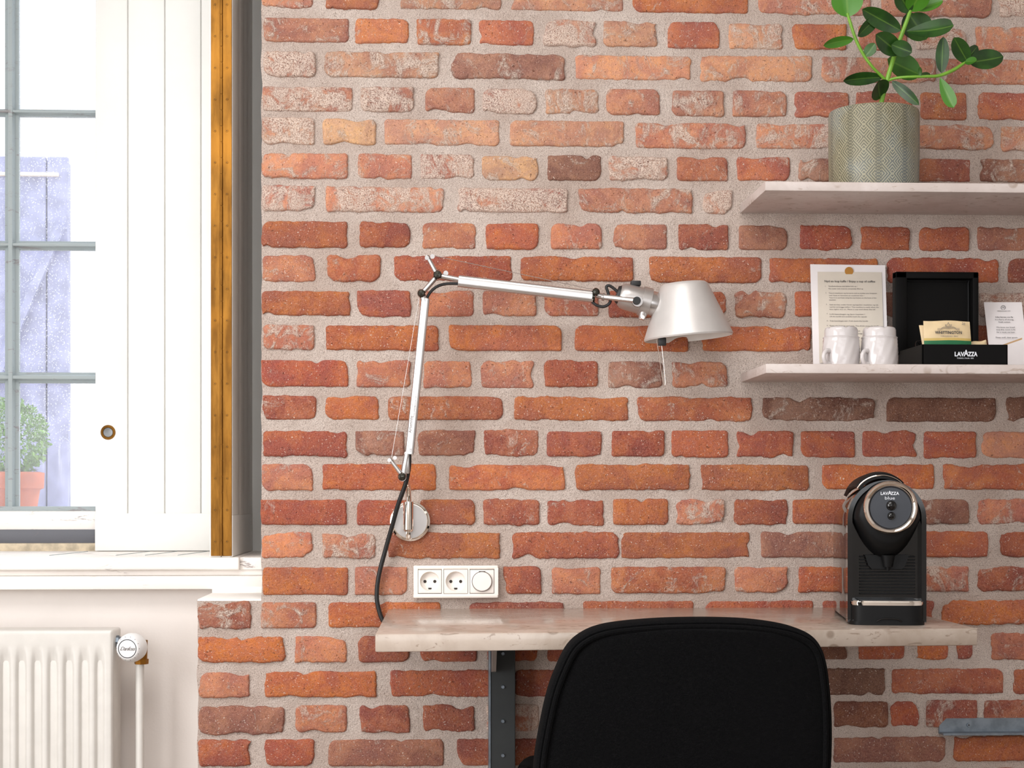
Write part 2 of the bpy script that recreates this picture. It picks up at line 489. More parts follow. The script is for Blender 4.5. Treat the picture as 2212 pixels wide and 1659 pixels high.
def text(name, body, size, mtx, mat, parent, local=False, align='CENTER', ext=0.0001, bold=0.0, shear=0.0, space=1.0, line=1.0, xs=1.0):
    """flat lettering; mtx places text x -> right, y -> up, in world (or parent local) space"""
    cu = bpy.data.curves.new(name, 'FONT')
    cu.body = body; cu.size = size; cu.align_x = align; cu.align_y = 'CENTER'
    cu.resolution_u = 2; cu.extrude = ext; cu.offset = bold; cu.shear = shear
    cu.space_character = space; cu.space_line = line
    tmp = bpy.data.objects.new('tmp', cu); COL.objects.link(tmp)
    dg = bpy.context.evaluated_depsgraph_get()
    me = bpy.data.meshes.new_from_object(tmp.evaluated_get(dg))
    bpy.data.objects.remove(tmp); bpy.data.curves.remove(cu)
    me.transform(Matrix.Scale(xs, 4, (1, 0, 0)))
    me.transform(mtx)
    me.materials.clear(); me.materials.append(mat)
    me.name = name
    if not local: me.transform(Matrix.Translation(-LOC[parent.name]))
    o = bpy.data.objects.new(name, me); COL.objects.link(o); o.parent = parent
    LOC[o.name] = LOC[parent.name]
    return o
def front_mtx(loc, rotz=0.0, lean=0.0, roll=0.0):
    """text on a plane that faces -Y"""
    return Matrix.Translation(loc) @ Matrix.Rotation(rotz, 4, 'Z') @ Matrix.Rotation(PI / 2 + lean, 4, 'X') @ Matrix.Rotation(roll, 4, 'Z')

# =================================================================== THE SETTING
XE = P(565, 700, 0).x            # edge of the brick wall at the window reveal
XP = P(427, 1400, 0).x           # edge of the lower pier
ZL = P(480, 1298, 0).z           # top of the lower pier
Y_SILL = 0.20                    # front of the window board
Z_SILL = P(300, 1204, Y_SILL).z
Y_WIN = 0.64
RX0, RX1, RY0, RZ1 = -2.45, 3.0, -5.2, 2.9

# --- brick wall: mortar bed with relief + solid body behind it
mb = MB()
def mortar_grid(x0, x1, z0, z1, step, mbx):
    nx, nz = int((x1 - x0) / step) + 1, int((z1 - z0) / step) + 1
    vs = []
    for j in range(nz + 1):
        z = z0 + (z1 - z0) * j / nz
        for i in range(nx + 1):
            x = x0 + (x1 - x0) * i / nx
            v = Vector((x * 16, 3.1, z * 16))
            w = Vector((x * 70, 7.7, z * 70))
            y = 0.0016 * noise.noise(v) + 0.0011 * noise.noise(w) + 0.0005 * noise.noise(w * 2.3)
            xx = x + (0.0035 * noise.noise(Vector((5, 1, z * 22))) if i == 0 else 0)
            vs.append((xx, y, z))
    fs = []
    for j in range(nz):
        for i in range(nx):
            a = j * (nx + 1) + i
            fs.append((a, a + 1, a + nx + 2, a + nx + 1))
    mbx.add(vs, fs)
mortar_grid(XE, 1.30, ZL, 2.0, 0.0065, mb)
mortar_grid(XP, 1.30, 0.30, ZL, 0.0065, mb)
mb.box(XE + 0.002, RX1, 0.003, 0.66, ZL - 0.02, RZ1)
mb.box(XP + 0.002, RX1, 0.003, 0.25, 0.0, ZL - 0.002)
wall = struct(put('wall_back', mb, M['mortar'], loc=(0, 0, 0)))
wall['label'] = 'old red brick wall with wide sandy mortar joints'

PAL = {'o': (190, 98, 60), 'r': (170, 80, 60), 'p': (203, 124, 97), 't': (208, 143, 112),
       'y': (211, 164, 126), 'm': (160, 100, 84), 'd': (112, 68, 56), 'w': (200, 116, 92)}
WASH = {'o': .22, 'r': .25, 'p': .45, 't': .42, 'y': .35, 'm': .35, 'd': .2, 'w': .92}
# rows of the visible wall: top/bottom in the photo at x=570 and at x=2200, then bricks (in 1/2.633 px from x=560)
ROWS = [
 (-38, 18, -20, 40, '15-305p 380-680o 800-1380t 1430-2070t 2125-2778o 2838-3478p 3538-4163m 4208-4500w'),
 (36, 93, 57, 113, '25-510m 545-850o 895-1205o5 1250-1562r 1612-1915w 1960-2268t 2323-2618r 2668-2976t6 3033-3338o 3408-3688r 3733-4023w7 4073-4378p'),
 (109, 167, 127, 184, '20-320w 370-1020t6 1095-1740m 1795-2453t 2508-3143t 3198-3848p 3893-4500p'),
 (186, 241, 201, 260, '20-530w8 575-880w8 945-1225m 1270-1575w 1628-1930t6 1975-2278p 2348-2643p 2693-2998m 3043-3353r 3393-3713r 3758-4023o 4088-4388r'),
 (254, 313, 271, 327, '15-315t7 360-665y 712-1365t 1425-2075t 2140-2768p 2828-3463p6 3523-4173p 4218-4500t'),
 (331, 387, 344, 394, '15-505p 560-868p 920-1222w8 1265-1590y 1640-1945d 1990-2323w 2373-2663r 2718-3018r 3068-3368m 3418-3698r 3740-4043r 4098-4400d4'),
 (401, 457, 414, 467, '20-320w8 380-1050p7 1125-1755w 1810-2463p 2523-2690w'),
 (478, 536, 491, 543, '15-500o 570-860r 930-1228p 1290-1590o 1658-1950p 2015-2318p 2383-2668r4 2728-3006m 3078-3370r 3418-3698r 3753-4038r 4083-4380m'),
 (550, 608, 559, 612, '20-318p 387-690o5 768-1435r 1488-2125o 2218-2856o 2903-3518o 3568-4203r 4258-4500r'),
 (627, 683, 631, 686, '15-518o 555-860r 915-1218p 1270-1575p 1622-1930p 1988-2290r 2350-2653r 2705-2996p6 3046-3340r 3390-3680m 3730-4020r 4093-4380w'),
 (702, 757, 704, 763, '20-315w7 378-1020o 1080-1720o 1795-2438o 2508-3138o 3190-3830m 3890-4500r'),
 (778, 836, 782, 841, '12-508r 555-860p 935-1205p 1262-1562p 1620-1925r 1985-2293m6 2350-2660p6'),
 (854, 906, 859, 911, '20-325r4 375-680o 732-1388o4 1448-2100o 2153-2803o4 2860-3506d5 3568-4188d 4243-4500d'),
 (929, 985, 932, 989, '20-500r 545-825m6 905-1230m 1280-1588r5 1635-1948r 2005-2306r 2346-2668r 2715-3038r 3080-3388r 3428-3738r 3778-4078r 4108-4390t1'),
 (1003, 1059, 1003, 1058, '15-303p 360-1005o 1080-1740o4 1800-2448o 2513-3128o 3198-3838o 3888-4530o4'),
 (1079, 1135, 1078, 1132, '8-500r 555-850r 915-1228o 1275-1595r4 1640-1960r4 2012-2328o 2368-2648w7 2703-3003r 3033-3338o 3390-3680m 3730-4038m5 4083-4380w6'),
 (1151, 1206, 1149, 1204, '12-300p 358-662p6 730-1370o 1440-2046r 2058-2788o 2853-3500m 3560-4146o 4213-4500r'),
 (1225, 1285, 1224, 1277, '19-504o 544-844p 1389-1604r 1664-1940p 2001-2653o5 2706-3003p 3068-3370o 3420-3730r 3778-4033p6 4086-4390r4'),
 (1301, 1357, 1297, 1349, '-346--46r6 9-324p6 391-1029o 1194-1735r 1840-2468r 2536-3150r 3200-3840r 3880-4500o'),
 (1376, 1431, 1368, 1424, '-346-144o 204-499p 564-854r 914-1239r 1289-1580r 1640-1940r 2000-2300r 2360-2660r 2720-3000r 3050-3343d 3408-3668r 3728-3918o 3963-4058r 4158-4450p'),
 (1451, 1507, 1444, 1498, '-346--46p 29-664o 749-1400r 1455-2090r 2150-2860r 2930-3558d 3598-4233r4 4288-4500r'),
 (1525, 1584, 1513, 1569, '-346-144m 204-499p 569-854r4 929-1224r 1294-1590w 1650-1950r 2010-2310r 2370-2670r 2730-3200r 3268-3578d 3590-3752r 3793-4083r5 4123-4420r5'),
 (1599, 1656, 1590, 1643, '-346--36r 34-314r 394-1049m 1124-1750r 1810-2430r 2490-3200r 3268-3903m 3948-4560o'),
]
def brick_geo(mbx, x0, x1, z0, z1, rnd, step=0.0042, chips=True):
    """an irregular, worn brick face standing a few millimetres proud of the joint"""
    w, h = x1 - x0, z1 - z0
    rad = [rnd.choice((0.003, 0.005, 0.007, 0.010, 0.016)) for _ in range(4)]
    pts = []
    cor = [(x0, z0, 1, 1, PI), (x1, z0, -1, 1, 1.5 * PI), (x1, z1, -1, -1, 0), (x0, z1, 1, -1, 0.5 * PI)]
    for k, (cx, cz, sx, sz, a0) in enumerate(cor):
        r = rad[k]
        n = max(2, int(r * 1.57 / step) + 1)
        for i in range(n + 1):
            a = a0 + (PI / 2) * i / n
            pts.append((cx + sx * r + r * math.cos(a), cz + sz * r + r * math.sin(a)))
        nx_, nz_, sx2, sz2, a2 = cor[(k + 1) % 4]
        r2 = rad[(k + 1) % 4]
        a = pts[-1]
        b = (nx_ + sx2 * r2 + r2 * math.cos(a2), nz_ + sz2 * r2 + r2 * math.sin(a2))
        m = int(math.hypot(b[0] - a[0], b[1] - a[1]) / step)
        for i in range(1, m):
            pts.append((a[0] + (b[0] - a[0]) * i / m, a[1] + (b[1] - a[1]) * i / m))
    cx, cz = (x0 + x1) / 2, (z0 + z1) / 2
    off = Vector((rnd.random() * 50, rnd.random() * 50, rnd.random() * 50))
    amp = rnd.choice((0.0015, 0.0022, 0.003))
    nch = rnd.choice((0, 1, 1, 2, 3)) if chips else 0
    ch = [(rnd.choice(pts), rnd.uniform(0.010, 0.034), rnd.uniform(0.0025, 0.0062)) for _ in range(nch)]
    out = []
    N = len(pts)
    for i, (x, z) in enumerate(pts):
        xa, za = pts[i - 1]; xb, zb = pts[(i + 1) % N]
        tx, tz = xb - xa, zb - za
        l = math.hypot(tx, tz) or 1
        nx, nz = tz / l, -tx / l
        q = Vector((x * 45, 0, z * 45)) + off
        d = amp * noise.noise(q) + amp * 0.5 * noise.noise(q * 3.1) + amp * 0.35 * noise.noise(q * 8.3) - amp * 0.1
        for (c, rr, dep) in ch:
            dd = math.hypot(x - c[0], z - c[1])
            if dd < rr: d -= dep * (0.5 + 0.5 * math.cos(PI * dd / rr))
        out.append((x + nx * d, z + nz * d, nx, nz))
    pr = rnd.uniform(0.0035, 0.0058)
    tl, tt = rnd.uniform(-0.0012, 0.0012), rnd.uniform(-0.0008, 0.0008)
    vs = []
    for (inset, y) in ((-0.001, 0.005), (0.0002, -pr * 0.35), (0.0016, -pr * 0.8), (0.0042, -pr)):
        for (x, z, nx, nz) in out:
            yy = y
            if y < 0: yy += tl * (x - cx) / w + tt * (z - cz) / h + 0.0005 * noise.noise(Vector((x * 130, y * 999, z * 130)) + off)
            tx_ = min(max(x, x0 + h * .42), x1 - h * .42) - x; tz_ = cz - z
            l_ = math.hypot(tx_, tz_) or 1
            vs.append((x + tx_ / l_ * inset, yy, z + tz_ / l_ * inset))
    fs = []
    for k in range(3):
        for i in range(N):
            j = (i + 1) % N
            fs.append((k * N + i, k * N + j, (k + 1) * N + j, (k + 1) * N + i))
    fs.append(tuple(range(3 * N, 4 * N)))
    mbx.add(vs, fs)

rnd = random.Random(11)
ROWZ = []
for ri, (a0, b0, a1, b1, spec) in enumerate(ROWS):
    ROWZ.append((P(1400, a0 + (a1 - a0) * .51, 0).z, P(1400, b0 + (b1 - b0) * .51, 0).z))
    for tok in spec.split():
        al = None
        if tok[-1].isdigit(): al = int(tok[-1]) / 10; tok = tok[:-1]
        key = tok[-1]; rng = tok[:-1]
        k = rng.index('-', 1)
        u0, u1 = float(rng[:k]), float(rng[k + 1:])
        p0, p1 = 560 + u0 / 2.6333, 560 + u1 / 2.6333
        t = ((p0 + p1) / 2 - 570) / 1630.0
        jt = rnd.uniform(-1.5, 1.5); jb = rnd.uniform(-1.5, 1.5)
        A = P(p0, a0 + (a1 - a0) * t + jt, 0); B = P(p1, b0 + (b1 - b0) * t + jb, 0)
        m_ = MB()
        brick_geo(m_, A.x, B.x, B.z, A.z, rnd)
        o = put('brick', m_, M['brick'], parent=wall, ang=50, fixn=False)
        c = PAL[key]
        if ri <= 6: c = tuple(a_ * .78 + b_ * .22 for a_, b_ in zip(c, (212, 160, 136)))
        v = rnd.uniform(0.92, 1.07); h = rnd.uniform(-5, 5)
        if ri <= 6: al = min(1, (WASH[key] if al is None else al) + .14); v *= 1.03
        o.color = (lin(min(255, c[0] * v + h)), lin(min(255, c[1] * v - h * .5)), lin(min(255, c[2] * v - h)), WASH[key] if al is None else al)
# courses that lie outside the photograph, as one part
m_ = MB()
def course(xa, xb, zt, zb, head, seedx):
    x = xa + rnd.uniform(0, 0.05)
    while x < xb:
        L = rnd.uniform(0.105, 0.114) if head else rnd.uniform(0.222, 0.234)
        if x + L > RX1: break
        brick_geo(m_, x, x + L, zb, zt, rnd, 0.02, False)
        x += L + rnd.uniform(0.018, 0.026)
XR = P(560 + 4560 / 2.6333, 800, 0).x + 0.02
for ri, (zt, zb) in enumerate(ROWZ): course(XR + (0.05 if ri % 2 else 0.0), 1.75, zt, zb, ri % 2 == 1, ri)
z = ROWZ[0][0]; k = 1
while z + 0.08 < 2.1:
    course(XE + 0.004, 1.75, z + 0.0115 + 0.053, z + 0.0115, k % 2 == 1, k); z += 0.0667; k += 1
z = ROWZ[-1][1]; k = 1
while z - 0.08 > 0.3:
    course(XP + 0.004, 1.75, z - 0.0135, z - 0.0135 - 0.053, k % 2 == 1, k); z -= 0.0667; k += 1
o = put('brick_course', m_, M['brick'], parent=wall, ang=50, fixn=False)
o.color = rgb(190, 104, 74, 1)[:3] + (0.3,); o['kind'] = 'stuff'

# --- niche under the window, wall above the window, rest of the room
m_ = MB().box(RX0, XP + 0.03, 0.25, 0.66, 0, Z_SILL - 0.03)
struct(put('wall_niche', m_, M['plaster'], loc=(0, 0, 0)))
m_ = MB().box(RX0, XE + 0.01, 0.0, 0.66, 2.45, RZ1).box(RX0 - 0.1, -1.75, 0.0, 0.66, 0, 2.45)
struct(put('wall_window', m_, M['room'], loc=(0, 0, 0)))
WY0, WY1, WZ0, WZ1 = -3.6, -1.6, 0.15, 2.5
m_ = MB().box(RX0 - 0.1, RX0, RY0, WY0, 0, RZ1).box(RX0 - 0.1, RX0, WY1, 0.7, 0, RZ1).box(RX0 - 0.1, RX0, WY0, WY1, 0, WZ0).box(RX0 - 0.1, RX0, WY0, WY1, WZ1, RZ1)
struct(put('wall_left', m_, M['room'], loc=(0, 0, 0)))
struct(put('wall_right', MB().box(RX1, RX1 + 0.1, RY0, 0.7, 0, RZ1), M['room'], loc=(0, 0, 0)))
VX0, VX1, VZ0, VZ1 = -1.65, 1.85, 0.85, 2.65
m_ = MB().box(RX0, VX0, RY0 - 0.1, RY0, 0, RZ1).box(VX1, RX1, RY0 - 0.1, RY0, 0, RZ1).box(VX0, VX1, RY0 - 0.1, RY0, 0, VZ0).box(VX0, VX1, RY0 - 0.1, RY0, VZ1, RZ1)
struct(put('wall_front', m_, M['room'], loc=(0, 0, 0)))
struct(put('floor', MB().box(RX0 - .1, RX1 + .1, RY0 - .1, 0.7, -0.1, 0), M['floor'], loc=(0, 0, 0)))
struct(put('ceiling', MB().box(RX0 - .1, RX1 + .1, RY0 - .1, 0.7, RZ1, RZ1 + 0.1), M['room'], loc=(0, 0, 0)))
m_ = MB()
for yy in (WY0, (WY0 + WY1) / 2 - .03, WY1 - .06): m_.box(RX0 - .08, RX0 - .02, yy, yy + .06, WZ0, WZ1)
for zz in (WZ0, WZ1 - .06): m_.box(RX0 - .08, RX0 - .02, WY0, WY1, zz, zz + .06)
struct(put('window_2', m_, M['white'], loc=(0, 0, 0), smooth=False))
m_ = MB()
for xx in (VX0, VX0 + 1.14, VX1 - 1.2, VX1 - .06): m_.box(xx, xx + .06, RY0 - .08, RY0 - .02, VZ0, VZ1)
for zz in (VZ0, VZ1 - .06): m_.box(VX0, VX1, RY0 - .08, RY0 - .02, zz, zz + .06)
struct(put('window_3', m_, M['white'], loc=(0, 0, 0), smooth=False))

m_ = MB()
for (a, b, c, d) in ((-1.56, -1.5, -2.72, -1.28), (.5, .56, -2.72, -1.28), (-1.56, .56, -2.72, -2.66), (-1.56, .56, -1.34, -1.28)): m_.box(a, b, c, d, RZ1 - .06, RZ1)
struct(put('added_skylight_frame', m_, M['white'], loc=(0, 0, 0), smooth=False))  # unseen frame added around the skylight lamp; the ceiling behind is solid

# --- whitewashed ledge on the brick pier
m_ = MB().rbox(XP - 0.001, XE + 0.004, 0.001, 0.245, ZL - 0.004, ZL + 0.004, 0.003)
xb = P(457, 1285, Y_SILL).x
m_.rbox(xb, XE + 0.02, Y_SILL + .005, 0.25, ZL, Z_SILL - 0.06, 0.003)
o = struct(put('trim_1', m_, M['lime'], loc=(0, 0, 0)))

# --- window board
zf1 = P(300, 1232, Y_SILL).z; zf2 = P(300, 1274, Y_SILL).z
x_n = P(517, 1210, Y_SILL).x
m_ = MB()
m_.rbox(-1.75, x_n, Y_SILL, 0.62, zf1, Z_SILL, 0.004, 3)
m_.rbox(x_n - .001, XE + .03, Y_SILL + 0.012, 0.62, zf1, Z_SILL - 0.0005, 0.003, 2)
m_.rbox(-1.75, XE + .03, Y_SILL + 0.018, 0.27, zf1 - 0.012, zf1 + 0.002, 0.003, 2)
m_.rbox(-1.75, XE + .03, Y_SILL + 0.006, 0.27, zf2, zf1 - 0.012, 0.003, 2)
sill = struct(put('window_sill', m_, M['sillw'], loc=(0, 0, 0)))
for i, px in enumerate((120, 262, 325, 395)):
    a = P(px - 6, 1201, 0.34); b = P(px + 14, 1193, 0.5)
    m_ = MB().tube([(a.x, 0.31, Z_SILL + .0002), (a.x + .03, 0.56, Z_SILL + .0002)], 0.0011, 6)
    put('board_joint', m_, M['greyframe'], parent=sill)

# --- the old window
win = empty('window_1', (-1.0, Y_WIN, Z_SILL)); struct(win)
win['label'] = 'old small-paned casement window with weathered grey glazing bars'
def bar(px0, px1, py0, py1, Y, dep, name, mat, par=win, prof=True):
    A, B = P(px0, py0, Y), P(px1, py1, Y)
    x0, x1, z0, z1 = A.x, B.x, B.z, A.z
    m = MB()
    if x1 - x0 < z1 - z0:     # vertical glazing bar with a moulded section
        w = x1 - x0
        poly = [(x0, Y + dep), (x0, Y + dep * .55), (x0 + w * .22, Y + dep * .45), (x0 + w * .36, Y), (x1 - w * .36, Y), (x1 - w * .22, Y + dep * .45), (x1, Y + dep * .55), (x1, Y + dep)]
        m.prism(poly, 'z', z0, z1)
    else:
        w = z1 - z0
        poly = [(Y + dep, z0), (Y + dep * .55, z0), (Y + dep * .45, z0 + w * .22), (Y, z0 + w * .36), (Y, z1 - w * .36), (Y + dep * .45, z1 - w * .22), (Y + dep * .55, z1), (Y + dep, z1)]
        m.prism(poly, 'x', x0, x1)
    return put(name, m, mat, parent=par, smooth=False)
XL, XRw = -560, 545
cols = [-442, -210, 22, 254, 486]
rowsy = [-622, -335, -48, 240, 528, 815]
for c in cols: bar(c - 15, c + 15, -640, 1100, Y_WIN - .012, 0.03, 'glazing_bar', M['greyframe'])
for r in rowsy: bar(XL, XRw, r - 14, r + 13, Y_WIN - .010, 0.03, 'glazing_bar', M['greyframe'])
A = P(XL, 1094, Y_WIN); B = P(XRw, 1105, Y_WIN)
put('bottom_bead', MB().rbox(A.x, B.x, Y_WIN - .014, Y_WIN + .02, B.z, A.z, .002), M['greyframe'], parent=win)
A = P(XL, 1105, Y_WIN); B = P(XRw, 1145, Y_WIN)
put('bottom_rail', MB().rbox(A.x, B.x, Y_WIN - .018, Y_WIN + .03, B.z, A.z + .001, .003), M['sillw'], parent=win)
A = P(XL, 1145, Y_WIN); B = P(XRw, 1173, Y_WIN)
put('frame_foot', MB().rbox(A.x, B.x, Y_WIN - .022, Y_WIN + .04, B.z, A.z + .001, .002), M['darkframe'], parent=win)
B2 = P(XRw, 1196, Y_WIN)
put('packing_strip', MB().rbox(A.x, B.x, Y_WIN - .026, Y_WIN + .04, B2.z, B.z + .001, .003), M['timber'], parent=win)
A = P(XL, -640, Y_WIN)
put('head_rail', MB().box(A.x, B.x, Y_WIN - .018, Y_WIN + .04, A.z - .02, 2.47), M['sillw'], parent=win)
put('jamb', MB().box(B.x - .02, XE + .03, Y_WIN - .03, Y_WIN + .03, Z_SILL - .02, 2.47), M['white'], parent=win)
put('jamb', MB().box(-1.76, A.x + .02, Y_WIN - .03, Y_WIN + .03, Z_SILL - .02, 2.47), M['white'], parent=win)
M['glass'] = mat_glass()
for i in range(len(cols) - 1):
    for j in range(len(rowsy)):
        r0 = rowsy[j]; r1 = rowsy[j + 1] if j + 1 < len(rowsy) else 1100
        A = P(cols[i], r0, Y_WIN); B = P(cols[i + 1], r1, Y_WIN)
        put('pane', MB().box(A.x, B.x, Y_WIN + .006, Y_WIN + .009, B.z, A.z), M['glass'], parent=win, smooth=False)

# =================================================================== FOLDING SHUTTER
ZT = 2.43
Y_A = 0.575
sh = empty('folding_shutter', (P(478, 1203, Y_SILL).x, 0.30, Z_SILL), 'white folding window shutter of grooved boards with brass piano hinge', 'shutter')
zA = P(300, 1190, Y_A).z; zg = P(300, 1109, Y_A).z
m_ = MB().box(P(206, 0, Y_A).x, P(484, 0, Y_A).x, Y_A + .006, Y_A + .028, zA, ZT)
m_.rbox(P(205, 0, Y_A).x, P(485, 0, Y_A).x, Y_A, Y_A + .03, zA, zg, .0015)
pa = put('shutter_panel', m_, M['white'], parent=sh)
gx = [205, 276, 356, 434, 485]
for a, b in zip(gx[:-1], gx[1:]):
    put('board', MB().rbox(P(a, 0, Y_A).x + .0008, P(b, 0, Y_A).x - .0008, Y_A, Y_A + .02, zg - .001, ZT, .003), M['white'], parent=pa)
# the two leaves folded together, edge on to the room
xs = [P(q, 0, Y_SILL).x for q in (452.5, 477.3, 478.7, 502.5)]
zB = P(478, 1203, Y_SILL + .004).z
put('shutter_panel', MB().rbox(xs[0], xs[1], Y_SILL + .004, Y_A, zB, ZT, .0015), M['white'], parent=sh)
m_ = MB().box(xs[2], xs[3] - .006, Y_SILL + .004, Y_A + .02, zB, ZT)
m_.rbox(xs[2], xs[3], Y_SILL + .004, Y_A + .02, zB, zg, .0015)
pq = put('shutter_panel', m_, M['white'], parent=sh)
ys = [Y_SILL + .004, 0.33, 0.43, 0.51, Y_A + .02]
for a, b in zip(ys[:-1], ys[1:]):
    put('board', MB().rbox(xs[3] - .02, xs[3], a + .0008 * (a > .21), b - .0008, zg - .001, ZT, .003), M['white'], parent=pq)
# piano hinge
for (a, b, sx) in ((455.2, 477.0, 464), (479.0, 500.5, 490)):
    x0, x1 = P(a, 0, Y_SILL).x, P(b, 0, Y_SILL).x
    m_ = MB().rbox(x0, x1, Y_SILL + .0018, Y_SILL + .0045, zB + .002, ZT, .0006, 1)
    lf = put('hinge_leaf', m_, M['brass'], parent=sh)
    py = 1170.0; sc0 = None
    while py > -30:
        c = P(sx, py, Y_SILL)
        if sc0 is None:
            m_ = MB().cyl((0, .0022, 0), (0, .0010, 0), 0.0032, 0.0026, 12).cyl((0, .0011, 0), (0, .0004, 0), 0.0011, 0.0008, 8, mi=1)
            sc0 = q = put('screw', m_, [M['brass'], M['hole']], parent=lf, local=True)
        else:
            q = sc0.copy(); COL.objects.link(q)
        q.location = Vector((c.x, Y_SILL, c.z)) - LOC[lf.name]
        py -= 68.3
m_ = MB()
z = zB + .002; xk = (xs[1] + xs[2]) / 2
while z < ZT - .03:
    m_.cyl((xk, Y_SILL + .0022, z + .0006), (xk, Y_SILL + .0022, z + .0318), 0.0032, None, 12)
    z += 0.0326
m_.cyl((xk, Y_SILL + .0026, zB + .002), (xk, Y_SILL + .0026, ZT), 0.0024, None, 8)
put('hinge_knuckle', m_, M['brass'], parent=sh)
c = P(233.5, 934, Y_A); r = 16 * SC(233, Y_A)
ring = MB().lathe([(r * .62, .002), (r * .66, -.0015), (r * .85, -.0035), (r, -.0015), (r, .001)], (c.x, Y_A, c.z), (0, 1, 0), 40)
pull = put('ring_pull', ring, M['brass'], parent=sh)
put('pull_cup', MB().lathe([(r * .64, -.001), (r * .60, .0), (r * .40, .0006), (1e-5, .0008)], (c.x, Y_A - .0012, c.z), (0, 1, 0), 32), M['steel_pull'], parent=pull)

# =================================================================== RADIATOR
Y_R = 0.10
xr = P(243, 1400, Y_R).x; zr = P(100, 1362, Y_R).z
rad = empty('radiator', (xr - .5, Y_R + .05, 0.12), 'white fluted panel radiator under the window sill', 'radiator')
pitch = 34.1 * SC(120, Y_R)
x_l = -1.62; zb = 0.16
m_ = MB()
nx, nz = 420, 26
zs = [zb + (zr - zb) * (1 - (1 - j / nz) ** 2.2) for j in range(nz + 1)]
x_f = P(28, 0, Y_R).x
vs = []
for j, z in enumerate(zs):
    e = min(1.0, max(0.0, (zr - .03 - z) / .045)); e = e * e * (3 - 2 * e)
    e2 = min(1.0, max(0.0, (z - zb - .03) / .045))
    for i in range(nx + 1):
        x = x_l + (xr - x_l) * i / nx
        ph = (x - x_f) / pitch
        s = math.cos(2 * PI * ph)
        s = (1 / (1 + math.exp(-4 * s)) - .5) / .482
        dx = min(1.0, max(0.0, (xr - .012 - x) / .012))
        y = Y_R + .0055 * (1 - s) * e * e2 * dx
        d = min(xr - x, zr - z)
        if d < .006: y += .006 * (1 - math.sqrt(max(0, 1 - (1 - d / .006) ** 2)))
        vs.append((x, y, z))
fs = [(j * (nx + 1) + i, j * (nx + 1) + i + 1, (j + 1) * (nx + 1) + i + 1, (j + 1) * (nx + 1) + i) for j in range(nz) for i in range(nx)]
m_.add(vs, fs)
put('front_panel', m_, M['radiator'], parent=rad, ang=60)
put('casing', MB().rbox(x_l, xr - .001, Y_R + .008, Y_R + .10, zb, zr - .001, .005, 3), M['radiator'], parent=rad)
for zz in (zr - .12, zb + .12):
    put('wall_bracket', MB().box(xr - .30, xr - .26, Y_R + .09, 0.2495, zz - .03, zz + .03), M['radiator'], parent=rad)
a = P(246, 1386, Y_R + .05); b = P(262, 1386, Y_R + .05)
put('union_nut', MB().cyl((a.x - .012, Y_R + .05, a.z), (b.x - .004, Y_R + .05, a.z), .0135, .0125, 8).cyl((b.x - .005, Y_R + .05, a.z), (b.x + .04, Y_R + .05, a.z), .010, None, 14), M['galv'], parent=rad)
hc = P(284, 1399, Y_R + .02)
vb = put('valve_body', MB().cyl((hc.x + .014, Y_R + .055, hc.z + .012), (hc.x + .014, Y_R + .055, hc.z - .036), .0125, .0115, 16).cyl((hc.x + .014, Y_R + .055, hc.z - .026), (hc.x + .014, Y_R + .055, hc.z - .036), .0145, .014, 8), M['brass'], parent=rad)
ax = Vector((-0.16, -1, 0)).normalized()
R_ = 32 * SC(284, Y_R)
head = put('thermostat_head', MB().lathe([(.4 * R_, -1.3 * R_), (.72 * R_, -1.0 * R_), (.95 * R_, -.55 * R_), (R_, -.1 * R_), (.97 * R_, .25 * R_), (.86 * R_, .6 * R_), (.74 * R_, .82 * R_), (.66 * R_, .86 * R_), (1e-5, .88 * R_)], (hc.x, hc.y, hc.z), ax, 48), M['valve'], parent=rad)
cf = Vector((hc.x, hc.y, hc.z)) + ax * (.872 * R_)
ringpts = []
u = Vector((0, 0, 1)); w = ax.cross(u).normalized()
for i in range(28):
    t = 2 * PI * i / 28
    ringpts.append(cf + (u * math.cos(t) + w * math.sin(t)) * R_ * .62)
put('dial_ring', MB().tube(ringpts, .0008, 6, closed=True, sub=2), M['ink'], parent=head)
for i in range(14):
    t = 2 * PI * (i + .5) / 14
    q = Vector((hc.x, hc.y, hc.z)) + ax * (.73 * R_) + (u * math.cos(t) + w * math.sin(t)) * R_ * .80
    put('dial_mark', MB().cyl(q, q + ax * .0006, .0008, None, 6), M['inklight'], parent=head)
text('dial_lettering', 'Danfoss', .011, front_mtx(cf + ax * .0012, math.atan2(ax.x, -ax.y)), M['inklight'], head, shear=.5, space=.85)
pp = P(302, 1440, Y_R + .055)
put('pipe', MB().cyl((pp.x, Y_R + .055, hc.z - .034), (pp.x, Y_R + .055, 0.0), .0085, None, 18), M['radiator'], parent=rad)

# =================================================================== WALL LAMP
YL = -0.085
lamp = empty('wall_lamp', P(886, 1125, 0), 'silver articulated wall lamp with conical shade on brick wall', 'lamp')
c = P(886, 1126, -.006); rp = 43.5 * SC(886, 0)
pl = put('wall_plate', MB().lathe([(rp, .008), (rp, -.004), (rp * .985, -.0065), (rp * .90, -.0075), (rp * .86, -.0060), (1e-5, -.0060)], (c.x, -.006, c.z), (0, 1, 0), 64), M['chrome'], parent=lamp)
put('plate_face', MB().lathe([(rp * .84, -.0055), (rp * .83, -.0068), (1e-5, -.0070)], (c.x, -.006, c.z), (0, 1, 0), 48), M['alum'], parent=pl)
for a in (90 + 0, 210, 330):
    t = math.radians(a + 180)
    q = Vector((c.x + math.cos(t) * rp * .88, -.0135, c.z + math.sin(t) * rp * .88))
    put('plate_screw', MB().cyl(q + Vector((0, .004, 0)), q + Vector((0, -.0012, 0)), .0032, .0026, 12), M['chrome'], parent=pl)
Yp = -0.035
b0, b1 = P(882, 1144, Yp), P(882, 1084, Yp)
